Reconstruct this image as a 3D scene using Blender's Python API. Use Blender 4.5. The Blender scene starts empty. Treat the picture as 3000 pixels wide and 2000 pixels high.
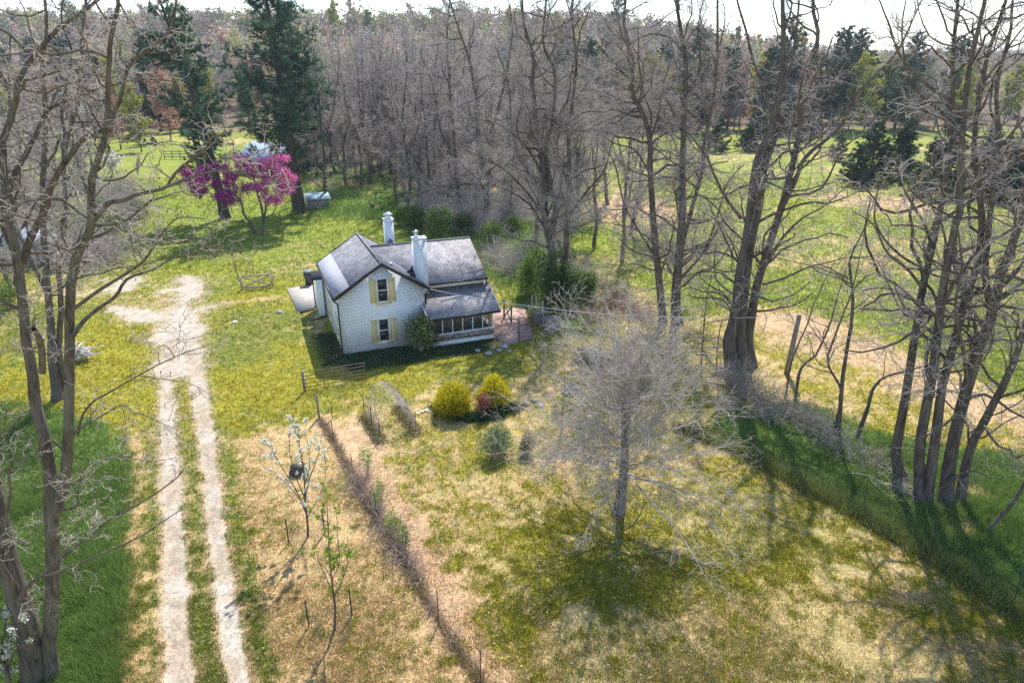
import bpy, math
import numpy as np
from mathutils import Vector, Matrix
RNG = np.random.default_rng(11)
scene = bpy.context.scene
COL = scene.collection
R_ = math.radians
# ------------------------------------------------------------------ camera model (metres, camera 18 m above ground)
EXPO = 0.98
HC = 18.0
PITCH = R_(22.4)
SP, CP = math.sin(PITCH), math.cos(PITCH)
FPX = 2000.0
def ray(u, v):
    x = (u - 1500.0) / FPX; y = -(v - 1000.0) / FPX
    return np.array([x, CP + y * SP, -SP + y * CP])
def smooth(a, b, x):
    t = np.clip((x - a) / (b - a), 0, 1); return t * t * (3 - 2 * t)
def hill(x, y):
    x = np.asarray(x, float); y = np.asarray(y, float)
    w = 1 - 0.93 * smooth(-20, 200, x - 0.12 * y)
    h = smooth(205, 520, y) * 31.0 * w + smooth(230, 900, y) * 5.0
    return h
def G(u, v, z=0.0):
    d = ray(u, v); t = (HC - z) / -d[2]
    return np.array([d[0] * t, d[1] * t, z])
def P3(u, v, Y):
    d = ray(u, v); t = Y / d[1]
    return np.array([d[0] * t, Y, HC + d[2] * t])
# ------------------------------------------------------------------ numpy noise
def _hash(ix, iy, seed):
    n = (ix.astype(np.int64) * 374761393 + iy.astype(np.int64) * 668265263 + seed * 1442695041) & 0xFFFFFFFF
    n = ((n ^ (n >> 13)) * 1274126177) & 0xFFFFFFFF
    return ((n ^ (n >> 16)) & 0xFFFF) / 65535.0
def vnoise(x, y, seed=0):
    x = np.asarray(x, float); y = np.asarray(y, float)
    ix = np.floor(x); iy = np.floor(y); fx = x - ix; fy = y - iy
    fx = fx * fx * (3 - 2 * fx); fy = fy * fy * (3 - 2 * fy)
    a = _hash(ix, iy, seed); b = _hash(ix + 1, iy, seed); c = _hash(ix, iy + 1, seed); d = _hash(ix + 1, iy + 1, seed)
    return (a * (1 - fx) + b * fx) * (1 - fy) + (c * (1 - fx) + d * fx) * fy
def fbm(x, y, scale=1.0, oct=4, seed=0):
    s = 0; amp = 1; tot = 0; f = 1.0 / scale
    for o in range(oct):
        s = s + amp * vnoise(x * f + 17.3 * o, y * f - 9.1 * o, seed + o); tot += amp; amp *= 0.55; f *= 2.03
    return s / tot
# ------------------------------------------------------------------ mesh helpers
def raw_mesh(name, verts, faces, smooth_=False, col=None, uv=None):
    """verts (N,3); faces: list of integer arrays, each (M,k)"""
    me = bpy.data.meshes.new(name)
    verts = np.ascontiguousarray(verts, dtype=np.float32)
    me.vertices.add(len(verts)); me.vertices.foreach_set('co', verts.ravel())
    if not isinstance(faces, (list, tuple)): faces = [faces]
    faces = [np.asarray(f, dtype=np.int32) for f in faces if len(f)]
    if faces:
        loops = np.concatenate([f.ravel() for f in faces])
        sizes = np.concatenate([np.full(len(f), f.shape[1], np.int32) for f in faces])
        starts = np.concatenate([[0], np.cumsum(sizes)[:-1]]).astype(np.int32)
        me.loops.add(len(loops)); me.loops.foreach_set('vertex_index', loops)
        me.polygons.add(len(sizes)); me.polygons.foreach_set('loop_start', starts)
        if smooth_: me.polygons.foreach_set('use_smooth', np.ones(len(sizes), dtype=bool))
    me.update(calc_edges=True)
    if col is not None:
        at = me.attributes.new('col', 'FLOAT_COLOR', 'POINT')
        c = np.ones((len(verts), 4), np.float32); c[:, :3] = col
        at.data.foreach_set('color', c.ravel())
    return me
def link(name, me, mat=None, parent=None, loc=None):
    o = bpy.data.objects.new(name, me); COL.objects.link(o)
    if mat is not None: me.materials.append(mat)
    if parent is not None: o.parent = parent
    if loc is not None: o.location = loc
    return o
def tag(o, label=None, cat=None, group=None, kind=None):
    if label: o['label'] = label
    if cat: o['category'] = cat
    if group: o['group'] = group
    if kind: o['kind'] = kind
    return o
def thing(name, label, cat, loc=(0, 0, 0), rz=0.0, group=None):
    o = bpy.data.objects.new(name, None); COL.objects.link(o)
    o.location = [float(c) for c in loc]; o.rotation_euler = (0, 0, rz); o.empty_display_size = 0.3
    return tag(o, label, cat, group)
def copy_tree(o, parent=None):
    c = o.copy(); COL.objects.link(c)
    if parent is not None: c.parent = parent
    for ch in list(o.children): copy_tree(ch, c)
    return c
class Acc:
    """collects numpy geometry"""
    def __init__(s): s.v = []; s.f = {}; s.n = 0; s.c = []
    def add(s, v, f, c=None):
        v = np.asarray(v, float).reshape(-1, 3); f = np.asarray(f, int)
        s.v.append(v); s.f.setdefault(f.shape[1], []).append(f + s.n); s.n += len(v)
        if c is not None: s.c.append(np.broadcast_to(np.asarray(c, float), (len(v), 3)))
    def mesh(s, name, smooth_=False, origin=(0, 0, 0)):
        if not s.v: return raw_mesh(name, np.zeros((0, 3)), [])
        v = np.concatenate(s.v) - np.asarray(origin, float)
        return raw_mesh(name, v, [np.concatenate(x) for x in s.f.values()], smooth_, np.concatenate(s.c) if s.c else None)
    def build(s, name, mat, parent=None, smooth_=False, origin=(0, 0, 0)):
        return link(name, s.mesh(name, smooth_, origin), mat, parent)
    # solids
    def hexa(s, p):   # 8 points: bottom 4 ccw, top 4 ccw
        s.add(p, [[0, 3, 2, 1], [4, 5, 6, 7], [0, 1, 5, 4], [1, 2, 6, 5], [2, 3, 7, 6], [3, 0, 4, 7]])
    def box(s, x0, x1, y0, y1, z0, z1):
        s.hexa([(x0, y0, z0), (x1, y0, z0), (x1, y1, z0), (x0, y1, z0), (x0, y0, z1), (x1, y0, z1), (x1, y1, z1), (x0, y1, z1)])
    def beam(s, a, b, w, h=None, up=(0, 0, 1)):
        a = np.asarray(a, float); b = np.asarray(b, float); h = w if h is None else h
        t = b - a; t = t / np.linalg.norm(t); up = np.asarray(up, float)
        if abs(t @ up) > 0.98: up = np.array([0., 1., 0.])
        sx = np.cross(t, up); sx /= np.linalg.norm(sx); sy = np.cross(sx, t)
        o = [(-1, -1), (1, -1), (1, 1), (-1, 1)]
        p = [a + sx * w / 2 * i + sy * h / 2 * j for i, j in o] + [b + sx * w / 2 * i + sy * h / 2 * j for i, j in o]
        s.hexa(p)
    def tube(s, pts, r, S=8, caps=True):
        P = np.asarray(pts, float)[None]; K = P.shape[1]
        r = np.broadcast_to(np.asarray(r, float), (K,))[None]
        v, f = tubes(P, r, S); s.add(v, f)
        if caps:
            n = s.n - len(v)
            s.f.setdefault(S, []).append(np.array([list(range(n, n + S))[::-1], list(range(n + (K - 1) * S, n + K * S))]))
    def slab(s, pts, thick):   # polygon extruded straight down by thick
        pts = np.asarray(pts, float); n = len(pts)
        lo = pts - np.array([0, 0, thick]); i0 = s.n
        s.v.append(np.concatenate([pts, lo])); s.n += 2 * n
        s.f.setdefault(n, []).append(np.array([list(range(i0, i0 + n)), list(range(i0 + n, i0 + 2 * n))[::-1]]))
        s.f.setdefault(4, []).append(np.array([[i0 + i, i0 + n + i, i0 + n + (i + 1) % n, i0 + (i + 1) % n] for i in range(n)]))
def tubes(P, R, S=5):
    """P (N,K,3) polylines, R (N,K) radii -> verts, quads"""
    N, K, _ = P.shape
    T = np.gradient(P, axis=1); T /= np.maximum(np.linalg.norm(T, axis=2, keepdims=True), 1e-9)
    mean = P[:, -1] - P[:, 0]; mean /= np.maximum(np.linalg.norm(mean, axis=1, keepdims=True), 1e-9)
    ref = np.where(np.abs(mean[:, 2:3]) > 0.8, np.array([[1., 0.3, 0.]]), np.array([[0., 0., 1.]]))[:, None, :]
    U = ref - (ref * T).sum(2, keepdims=True) * T; U /= np.maximum(np.linalg.norm(U, axis=2, keepdims=True), 1e-9)
    V = np.cross(T, U)
    a = np.arange(S) * 2 * math.pi / S
    ring = P[:, :, None, :] + R[:, :, None, None] * (np.cos(a)[None, None, :, None] * U[:, :, None, :] + np.sin(a)[None, None, :, None] * V[:, :, None, :])
    verts = ring.reshape(-1, 3)
    k = np.arange(K - 1)[:, None]; s = np.arange(S)[None]
    q = np.stack([k * S + s, k * S + (s + 1) % S, (k + 1) * S + (s + 1) % S, (k + 1) * S + s], -1).reshape(-1, 4)
    f = (np.arange(N)[:, None, None] * (K * S) + q[None]).reshape(-1, 4)
    return verts, f
def unit(v): return v / np.maximum(np.linalg.norm(v, axis=-1, keepdims=True), 1e-9)
def rand_dirs(n, rng=RNG): return unit(rng.normal(size=(n, 3)))
def blades(base, d, L, W):
    """triangular blades"""
    n = len(base); side = unit(np.cross(d, rand_dirs(n))) * np.reshape(W, (-1, 1)) / 2
    tip = base + d * np.reshape(L, (-1, 1))
    v = np.stack([base - side, base + side, tip], 1).reshape(-1, 3)
    return v, np.arange(3 * n).reshape(-1, 3)
def leaves(c, size, flat=0.0):
    n = len(c); a = rand_dirs(n); a[:, 2] *= (1 - flat); a = unit(a)
    b = unit(np.cross(a, rand_dirs(n))); s = np.reshape(size, (-1, 1))
    v = np.stack([c - a * s, c + b * s * 0.55, c + a * s, c - b * s * 0.55], 1).reshape(-1, 3)
    return v, np.arange(4 * n).reshape(-1, 4)
def pick(pal, n, jit=0.15, rng=RNG):
    pal = np.asarray(pal, float); c = pal[rng.integers(0, len(pal), n)]
    return c * (1 + jit * rng.normal(size=(n, 1)))
# ------------------------------------------------------------------ materials
def mat(name, base=(.5, .5, .5), rough=0.8, spec=0.25, metal=0.0):
    m = bpy.data.materials.new(name); m.use_nodes = True
    b = m.node_tree.nodes['Principled BSDF']
    b.inputs['Base Color'].default_value = (*base, 1); b.inputs['Roughness'].default_value = rough
    b.inputs['Specular IOR Level'].default_value = spec; b.inputs['Metallic'].default_value = metal
    return m
class NT:
    def __init__(s, m): s.m = m; s.t = m.node_tree; s.b = s.t.nodes.get('Principled BSDF')
    def n(s, kind, **kw):
        nd = s.t.nodes.new(kind)
        for k, v in kw.items():
            if k in nd.inputs: nd.inputs[k].default_value = v
            else: setattr(nd, k, v)
        return nd
    def l(s, a, b): s.t.links.new(a, b)
    def coord(s, which='Object', scale=(1, 1, 1)):
        tc = s.n('ShaderNodeTexCoord'); mp = s.n('ShaderNodeMapping'); mp.inputs['Scale'].default_value = scale
        s.l(tc.outputs[which], mp.inputs['Vector']); return mp.outputs['Vector']
    def noise(s, vec, scale, detail=4, rough=0.6):
        nd = s.n('ShaderNodeTexNoise', Scale=scale, Detail=detail, Roughness=rough); s.l(vec, nd.inputs['Vector']); return nd.outputs['Fac']
    def ramp(s, fac, stops):
        r = s.n('ShaderNodeValToRGB'); e = r.color_ramp.elements
        while len(e) < len(stops): e.new(0.5)
        for i, (p, c) in enumerate(stops): e[i].position = p; e[i].color = (*c, 1) if len(c) == 3 else c
        s.l(fac, r.inputs['Fac']); return r.outputs['Color']
    def mix(s, fac, a, b, mode='MIX'):
        r = s.n('ShaderNodeMix', data_type='RGBA', blend_type=mode)
        for sock, val in ((r.inputs[0], fac), (r.inputs[6], a), (r.inputs[7], b)):
            if hasattr(val, 'is_linked') or hasattr(val, 'links'): s.l(val, sock)
            elif isinstance(val, (int, float)): sock.default_value = val
            else: sock.default_value = (*val, 1)
        return r.outputs[2]
    def bump(s, h, strength=0.4, dist=0.02):
        bp = s.n('ShaderNodeBump', Strength=strength, Distance=dist); s.l(h, bp.inputs['Height'])
        s.l(bp.outputs['Normal'], s.b.inputs['Normal'])
    def color(s, c): s.l(c, s.b.inputs['Base Color'])
def mottled(name, stops, scale=3.0, rough=0.85, bump=0.3, dist=0.02, coordscale=(1, 1, 1), detail=5, spec=0.2, metal=0.0):
    m = mat(name, rough=rough, spec=spec, metal=metal); t = NT(m); v = t.coord('Object', coordscale)
    f = t.noise(v, scale, detail, 0.62); t.color(t.ramp(f, stops))
    if bump: t.bump(f, bump, dist)
    return m
def foliage_mat(name, trans=0.45, var=0.25):
    m = bpy.data.materials.new(name); m.use_nodes = True; t = NT(m)
    t.t.nodes.remove(t.b)
    at = t.n('ShaderNodeAttribute', attribute_name='col')
    oi = t.n('ShaderNodeObjectInfo')
    mr = t.n('ShaderNodeMapRange'); mr.inputs['To Min'].default_value = 1 - var; mr.inputs['To Max'].default_value = 1 + var
    t.l(oi.outputs['Random'], mr.inputs['Value'])
    mu = t.n('ShaderNodeVectorMath', operation='SCALE'); t.l(at.outputs['Color'], mu.inputs[0]); t.l(mr.outputs['Result'], mu.inputs['Scale'])
    d = t.n('ShaderNodeBsdfDiffuse'); tr = t.n('ShaderNodeBsdfTranslucent'); mx = t.n('ShaderNodeMixShader'); mx.inputs[0].default_value = trans
    t.l(mu.outputs[0], d.inputs['Color']); t.l(mu.outputs[0], tr.inputs['Color'])
    t.l(d.outputs[0], mx.inputs[1]); t.l(tr.outputs[0], mx.inputs[2])
    t.l(mx.outputs[0], t.t.nodes['Material Output'].inputs['Surface'])
    return m
def bark_mat(name, dark, light, scale=6.0, lich=None):
    m = mat(name, rough=0.9, spec=0.12); t = NT(m)
    v = t.coord('Object', (1, 1, 0.16)); f = t.noise(v, scale, 6, 0.7)
    c = t.ramp(f, [(0.34, dark), (0.62, light)])
    v2 = t.coord('Object'); f2 = t.noise(v2, 0.9, 3, 0.6)
    c = t.mix(t.ramp(f2, [(0.45, (0, 0, 0)), (0.75, (.55, .55, .55))]), c, lich if lich else light)
    t.color(c); t.bump(f, 0.9, 0.05); return m
# ================================================================== GROUND
def GP(pts): return np.array([G(u, v)[:2] for u, v in pts])
def sdf_poly(X, Y, poly):
    d = np.full(X.shape, 1e9); inside = np.zeros(X.shape, bool); n = len(poly)
    for i in range(n):
        ax, ay = poly[i]; bx, by = poly[(i + 1) % n]; ex, ey = bx - ax, by - ay
        t = np.clip(((X - ax) * ex + (Y - ay) * ey) / max(ex * ex + ey * ey, 1e-9), 0, 1)
        d = np.minimum(d, np.hypot(X - ax - t * ex, Y - ay - t * ey))
        with np.errstate(divide='ignore', invalid='ignore'):
            c = ((ay > Y) != (by > Y)) & (X < ex * (Y - ay) / (ey if ey else 1e-9) + ax)
        inside ^= c
    return np.where(inside, d, -d)
def sdf_line(X, Y, line, w):
    d = np.full(X.shape, -1e9)
    for i in range(len(line) - 1):
        ax, ay = line[i]; bx, by = line[i + 1]; ex, ey = bx - ax, by - ay
        t = np.clip(((X - ax) * ex + (Y - ay) * ey) / max(ex * ex + ey * ey, 1e-9), 0, 1)
        wd = w[i] * (1 - t) + w[i + 1] * t
        d = np.maximum(d, wd - np.hypot(X - ax - t * ex, Y - ay - t * ey))
    return d
# zones are outlined on the ground plane (metres, from the photograph's ground points)
Z = {
 'yard': [(600, 860), (690, 780), (880, 850), (900, 1000), (1000, 1100), (1560, 1000), (1570, 1110), (1400, 1110), (1250, 1110), (1180, 1170), (960, 1165), (1000, 1200), (930, 1235), (800, 1250), (650, 1290), (620, 1320), (600, 1150)],
 'backyard': [(560, 770), (620, 690), (900, 650), (1180, 630), (1200, 700), (900, 720), (880, 790)],
 'dry1': [(640, 1315), (790, 1265), (930, 1240), (1100, 1480), (1300, 1800), (1420, 2000), (1500, 2300), (800, 2300), (735, 2000), (700, 1700), (665, 1500)],
 'pink': [(965, 1250), (1070, 1240), (1120, 1340), (1230, 1500), (1330, 1680), (1430, 1850), (1500, 2000), (1640, 2300), (1500, 2300), (1400, 2000), (1285, 1815), (1185, 1640), (1045, 1400)],
 'mid': [(1120, 1240), (1500, 1230), (1560, 1330), (1400, 1420), (1250, 1480), (1150, 1350)],
 'midshade': [(1450, 1560), (1700, 1480), (2200, 1400), (2500, 1560), (2300, 1760), (1800, 1880), (1500, 1760)],
 'dry2': [(1480, 1900), (1800, 1760), (2200, 1740), (2600, 1800), (3000, 1950), (3300, 2300), (1660, 2300)],
 'lushL': [(-900, 1160), (100, 1190), (330, 1235), (374, 1334), (376, 1500), (372, 1640), (358, 1750), (336, 1900), (342, 2000), (330, 2300), (-900, 2300)],
 'leftmid': [(-200, 880), (250, 880), (440, 960), (450, 1200), (372, 1260), (100, 1190), (-300, 1160)],
 'stripL': [(374, 1300), (452, 1240), (472, 1500), (488, 2000), (480, 2300), (330, 2300), (342, 2000), (336, 1900), (372, 1640), (378, 1500)],
 'lushR': [(2080, 1290), (2200, 1330), (2355, 1425), (2521, 1500), (2719, 1622), (2963, 1772), (3400, 2060), (4200, 1500), (3500, 1420), (3000, 1340), (2600, 1265), (2350, 1190), (2100, 1190)],
 'fieldnear': [(1700, 640), (2400, 600), (3500, 600), (3900, 1300), (2950, 1140), (2550, 975), (2330, 895), (2200, 890), (1990, 935), (1800, 800)],
 'pinkband': [(2210, 905), (2330, 915), (2500, 975), (2700, 1060), (2900, 1160), (3100, 1240), (3400, 1300), (3600, 1420), (3000, 1290), (2800, 1215), (2600, 1130), (2420, 1060), (2240, 985)],
 'pinkfar': [(1740, 590), (1830, 572), (1960, 600), (1990, 640), (1850, 680), (1740, 640)],
 'tanfar': [(2450, 575), (2620, 570), (2760, 610), (2700, 640), (2500, 620)],
 'dirtL': [(120, 832), (420, 812), (520, 812), (500, 850), (420, 868), (130, 862)],
 'lushB': [(850, 560), (950, 460), (1200, 440), (1300, 640), (1150, 645), (1000, 640), (900, 640)],
 'hedge': [(1180, 640), (1480, 560), (1700, 760), (1760, 980), (1560, 990), (1480, 860)],
 'under': [(1560, 1000), (1760, 960), (2150, 1060), (2250, 1150), (2080, 1290), (1900, 1330), (1560, 1150)],
}
Z = {k: GP(v) for k, v in Z.items()}
TRK = [(GP([(545, 2600), (527, 2000), (510, 1600), (496, 1334), (484, 1100), (500, 1000)]), [.40, .38, .37, .36, .40, .5]),
       (GP([(790, 2600), (697, 2000), (640, 1600), (611, 1334), (579, 1100), (555, 1000)]), [.36, .33, .32, .34, .42, .5])]
JUNC = [(GP([(528, 1085), (528, 1000), (525, 940), (530, 900), (555, 860), (568, 836), (545, 815)]), [1.1, 1.15, 1.2, .9, .75, .75, .4]),
        (GP([(530, 930), (450, 930), (380, 912), (340, 900)]), [1.0, .8, .6, .25]),
        (GP([(540, 925), (590, 905), (630, 893)]), [1.2, .9, .4])]
A0 = np.array([-11.06, 41.25]); TH = R_(21.5)
EX = np.array([math.cos(TH), math.sin(TH)]); EY = np.array([-math.sin(TH), math.cos(TH)])
def house_local(X, Y):
    dx = X - A0[0]; dy = Y - A0[1]
    return dx * EX[0] + dy * EX[1], dx * EY[0] + dy * EY[1]
def ground_fields(X, Y):
    n1 = fbm(X, Y, 2.6, 4, 5); n2 = fbm(X, Y, .55, 3, 15); n3 = fbm(X, Y, 9.0, 3, 25); n4 = fbm(X, Y, .2, 2, 35)
    wob = (n1 - .5) * 2.4 + (n2 - .5) * .9
    def zone(k, soft=.8, amp=1.0): return smooth(-soft, soft, sdf_poly(X, Y, Z[k]) + wob * amp)
    far = smooth(48, 70, Y)
    dry = np.full(X.shape, .53) * (1 - far) + far * .12
    pink = np.zeros(X.shape); lush = np.zeros(X.shape)
    def put(z, d): 
        nonlocal dry; dry = dry * (1 - z) + d * z
    put(zone('yard'), .14); put(zone('backyard', 1.5, 2), .22); put(zone('mid'), .56); put(zone('midshade', 1.5, 2), .42)
    put(zone('dry1', .8), .80); put(zone('dry2', 1.5, 2), .74); put(zone('leftmid', 1, 1.5), .16)
    z = zone('stripL', .3, .35); put(z, .72)
    z = zone('pink', .7, 1.0); put(z, 1.0); pink = np.maximum(pink, z)
    z = zone('under', 1.2, 1.5); put(z, .50); pink = np.maximum(pink, z * .6)
    z = zone('fieldnear', 1.5, 2.0); put(z, .20); far = np.maximum(far, z)
    straw = np.maximum(np.maximum(zone('dry2', 1.5, 2), zone('midshade', 1.5, 2)), zone('mid') * .6)
    for k, s in (('pinkband', .9), ('pinkfar', 3), ('tanfar', 3)):
        z = zone(k, s, s * 1.3); put(z, .80); pink = np.maximum(pink, z * .9)
    for k, s, a in (('lushL', .5, .9), ('lushR', .5, .9), ('lushB', 2.5, 3), ('hedge', 2, 2)):
        z = zone(k, s, a); put(z, .08); lush = np.maximum(lush, z); pink = pink * (1 - z)
    # strip beside the tracks and between them stays green
    tr = np.full(X.shape, -1e9)
    for ln, w in TRK: tr = np.maximum(tr, sdf_line(X, Y, ln, w))
    near_track = smooth(-1.3, -.5, tr) * (1 - smooth(-.32, -.1, tr))
    dry = dry * (1 - .75 * near_track) + .2 * .75 * near_track
    rag = (n2 - .5) * .3 + (n1 - .5) * .22
    gj = np.full(X.shape, -1e9)
    for ln, w in JUNC: gj = np.maximum(gj, sdf_line(X, Y, ln, w))
    gravel = np.maximum(smooth(-.10, .10, tr + rag), smooth(-.8, .9, gj + rag * 3.0 + (n1 - .5) * 2.0 + (n4 - .5) * .6))
    worn = np.maximum(smooth(-.42, .0, tr + rag), smooth(-1.6, .2, gj + rag * 4))
    hump = smooth(.25, .6, fbm(X, Y, .9, 3, 77)) * smooth(-.2, .25, tr)
    z = zone('dirtL', 1.2, 1.2); gravel = np.maximum(gravel, z * smooth(.3, .6, n1) * .85)
    path = smooth(-.8, .3, sdf_line(X, Y, GP([(620, 888), (760, 878), (850, 868)]), [.45, .3, .3]) + rag * 3)
    dry = np.maximum(dry, path * .8 * smooth(.3, .55, n2)); pink = np.maximum(pink, path * .4)
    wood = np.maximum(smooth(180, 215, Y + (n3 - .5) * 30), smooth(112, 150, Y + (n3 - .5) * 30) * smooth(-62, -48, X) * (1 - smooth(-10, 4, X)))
    # streaky field mowing far away
    streak = fbm(X * .25 + Y * .05, Y * .9, 14, 3, 55)
    dry = dry + smooth(48, 70, Y) * (streak - .5) * 1.1 + far * (n3 - .5) * .5
    D = np.clip(dry + (n1 - .5) * .46 + (n2 - .5) * .80 + (n4 - .5) * .60 + (n3 - .5) * .3, 0, 1)
    D = np.where(lush > .5, np.clip(dry + (n1 - .50) * 1.5 + (n2 - .5) * .5, 0, 1), D)
    return dict(wood=wood, straw=straw, D=D, pink=pink, lush=lush, gravel=gravel, worn=worn, far=far, hump=hump, n1=n1, n2=n2, n3=n3, n4=n4, track=tr)
C_GY = np.array([.30, .272, .032]); C_GD = np.array([.185, .21, .042]); C_LU = np.array([.14, .21, .05]); C_TAN = np.array([.48, .35, .175])
C_PINK = np.array([.50, .345, .205]); C_GRAV = np.array([.45, .385, .32]); C_DIRT = np.array([.36, .28, .20]); C_FLD = np.array([.215, .27, .045])
def lerp(a, b, t): return a * (1 - t[..., None]) + b * t[..., None]
def ground_color(F):
    g = lerp(np.broadcast_to(C_GY, F['D'].shape + (3,)), C_GD, smooth(.40, .62, F['n3'] * .6 + F['n2'] * .4))
    g = lerp(g, C_FLD, F['far'] * .8); g = lerp(g, C_LU, F['lush'])
    tan = lerp(np.broadcast_to(C_TAN, g.shape), C_PINK, F['pink'])
    tan = lerp(tan, np.array([.43, .34, .155]), F['straw'] * (1 - F['pink']))
    tan = tan * (0.86 + .28 * F['n4'])[..., None]
    c = lerp(g, tan, smooth(.22, .82, F['D']))
    c = lerp(c, C_DIRT * 1.02, F['worn'] * .62)
    gr = lerp(np.broadcast_to(C_GRAV, c.shape), C_DIRT * .95, F['hump'] * .8) * (.86 + .28 * F['n4'])[..., None]
    c = lerp(c, gr, F['gravel'])
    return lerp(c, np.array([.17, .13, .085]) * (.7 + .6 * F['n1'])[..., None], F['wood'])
def build_ground():
    dense = np.linspace(-.9, .9, 430); side = np.concatenate([np.linspace(.93, 1.4, 16), np.linspace(1.6, 3.0, 9)])
    a = np.concatenate([-side[::-1], dense, side])
    rows = [-160, -90, -45, -20, -8, 0, 4]; y = 8.0
    while y < 260: rows.append(y); y *= 1.0095
    while y < 3700: rows.append(y); y *= 1.06
    rows = np.array(rows)
    Xg = a[None, :] * (np.maximum(rows, 6) + 20)[:, None]; Yg = np.broadcast_to(rows[:, None], Xg.shape).copy()
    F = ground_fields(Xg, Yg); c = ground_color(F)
    bump = (F['n1'] - .5) * .10 * (1 - F['gravel'] * .7) + (F['n2'] - .5) * .04 - F['gravel'] * .03 + F['lush'] * .03
    bump *= smooth(0, 6, Yg)
    zz = hill(Xg, Yg) + bump * (1 - smooth(90, 130, Yg))
    nr, nc = Xg.shape
    V = np.stack([Xg, Yg, zz], -1).reshape(-1, 3)
    idx = np.arange(nr * nc).reshape(nr, nc)
    Q = np.stack([idx[:-1, :-1], idx[:-1, 1:], idx[1:, 1:], idx[1:, :-1]], -1).reshape(-1, 4)
    fm = lambda k: (F[k].reshape(-1)[Q].mean(1))
    grav = fm('gravel') > .5
    cy = Yg.reshape(-1)[Q].mean(1); cx = Xg.reshape(-1)[Q].mean(1)
    right = sdf_poly(cx, cy, np.concatenate([GP([(1500, 640), (1760, 980), (2080, 1290), (2355, 1425), (2963, 1772), (3400, 2060)]), np.array([[300, 5], [3000, 600], [3000, 5500], [-3000, 5500], [-300, 150], [-30, 130]])])) > 0
    path = (fm('pink') > .5) & (cy < 40) & ~right & ~grav
    sel = {'driveway': grav, 'path': path & ~grav, 'field': right & ~grav}
    sel['lawn'] = ~(grav | sel['path'] | sel['field'])
    m = mat('ground', rough=.95, spec=.08); t = NT(m)
    at = t.n('ShaderNodeAttribute', attribute_name='col'); v = t.coord('Object')
    f = t.noise(v, 9.0, 8, .72); f2 = t.noise(v, 1.7, 6, .7); f3 = t.noise(v, 34.0, 3, .7)
    k = t.ramp(f, [(.30, (.50, .52, .5)), (.5, (1, 1, 1)), (.72, (1.45, 1.38, 1.3))])
    c1 = t.mix(1.0, at.outputs['Color'], k, 'MULTIPLY')
    k2 = t.ramp(f2, [(.36, (.72, .8, .74)), (.52, (1, 1, 1)), (.66, (1.2, 1.12, 1.08))])
    c1 = t.mix(1.0, c1, k2, 'MULTIPLY')
    k3 = t.ramp(f3, [(.36, (.72, .72, .72)), (.5, (1, 1, 1)), (.66, (1.22, 1.2, 1.16))])
    t.color(t.mix(1.0, c1, k3, 'MULTIPLY')); t.bump(f, .5, .05)
    CC = c.reshape(-1, 3)
    for nm, msk in sel.items():
        q = Q[msk]; used = np.unique(q); mp = np.zeros(len(V), np.int64); mp[used] = np.arange(len(used))
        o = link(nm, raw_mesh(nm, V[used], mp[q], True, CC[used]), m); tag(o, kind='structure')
build_ground()
# ------------------------------------------------------------------ grass and litter (uncountable)
M_GRASS = foliage_mat('grass blades', .3, 0.0)
def in_building(X, Y):
    hx, hy = house_local(X, Y)
    b = (hx > -.1) & (hx < 5.7) & (hy > -.05) & (hy < 8.6)
    b |= (hx > 5) & (hx < 10.3) & (hy > -1) & (hy < 8.6)
    b |= sdf_poly(X, Y, CONC) > -.05
    b |= sdf_poly(X, Y, BRICK) > -.05
    return b
CONC = GP([(842, 849), (917, 836), (1000, 895), (926, 903), (873, 914)])
BRICK = GP([(1440, 915), (1536, 901), (1548, 940), (1562, 992), (1485, 1011), (1452, 990)])
def scatter_ground(n, vmin, vmax, rng, umin=-160, umax=3160):
    u = rng.uniform(umin, umax, n); v = vmin + (vmax - vmin) * rng.uniform(0, 1, n)
    y = -(v - 1000) / FPX; dz = -SP + y * CP; t = HC / -dz
    return (u - 1500) / FPX * t, (CP + y * SP) * t, t
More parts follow.
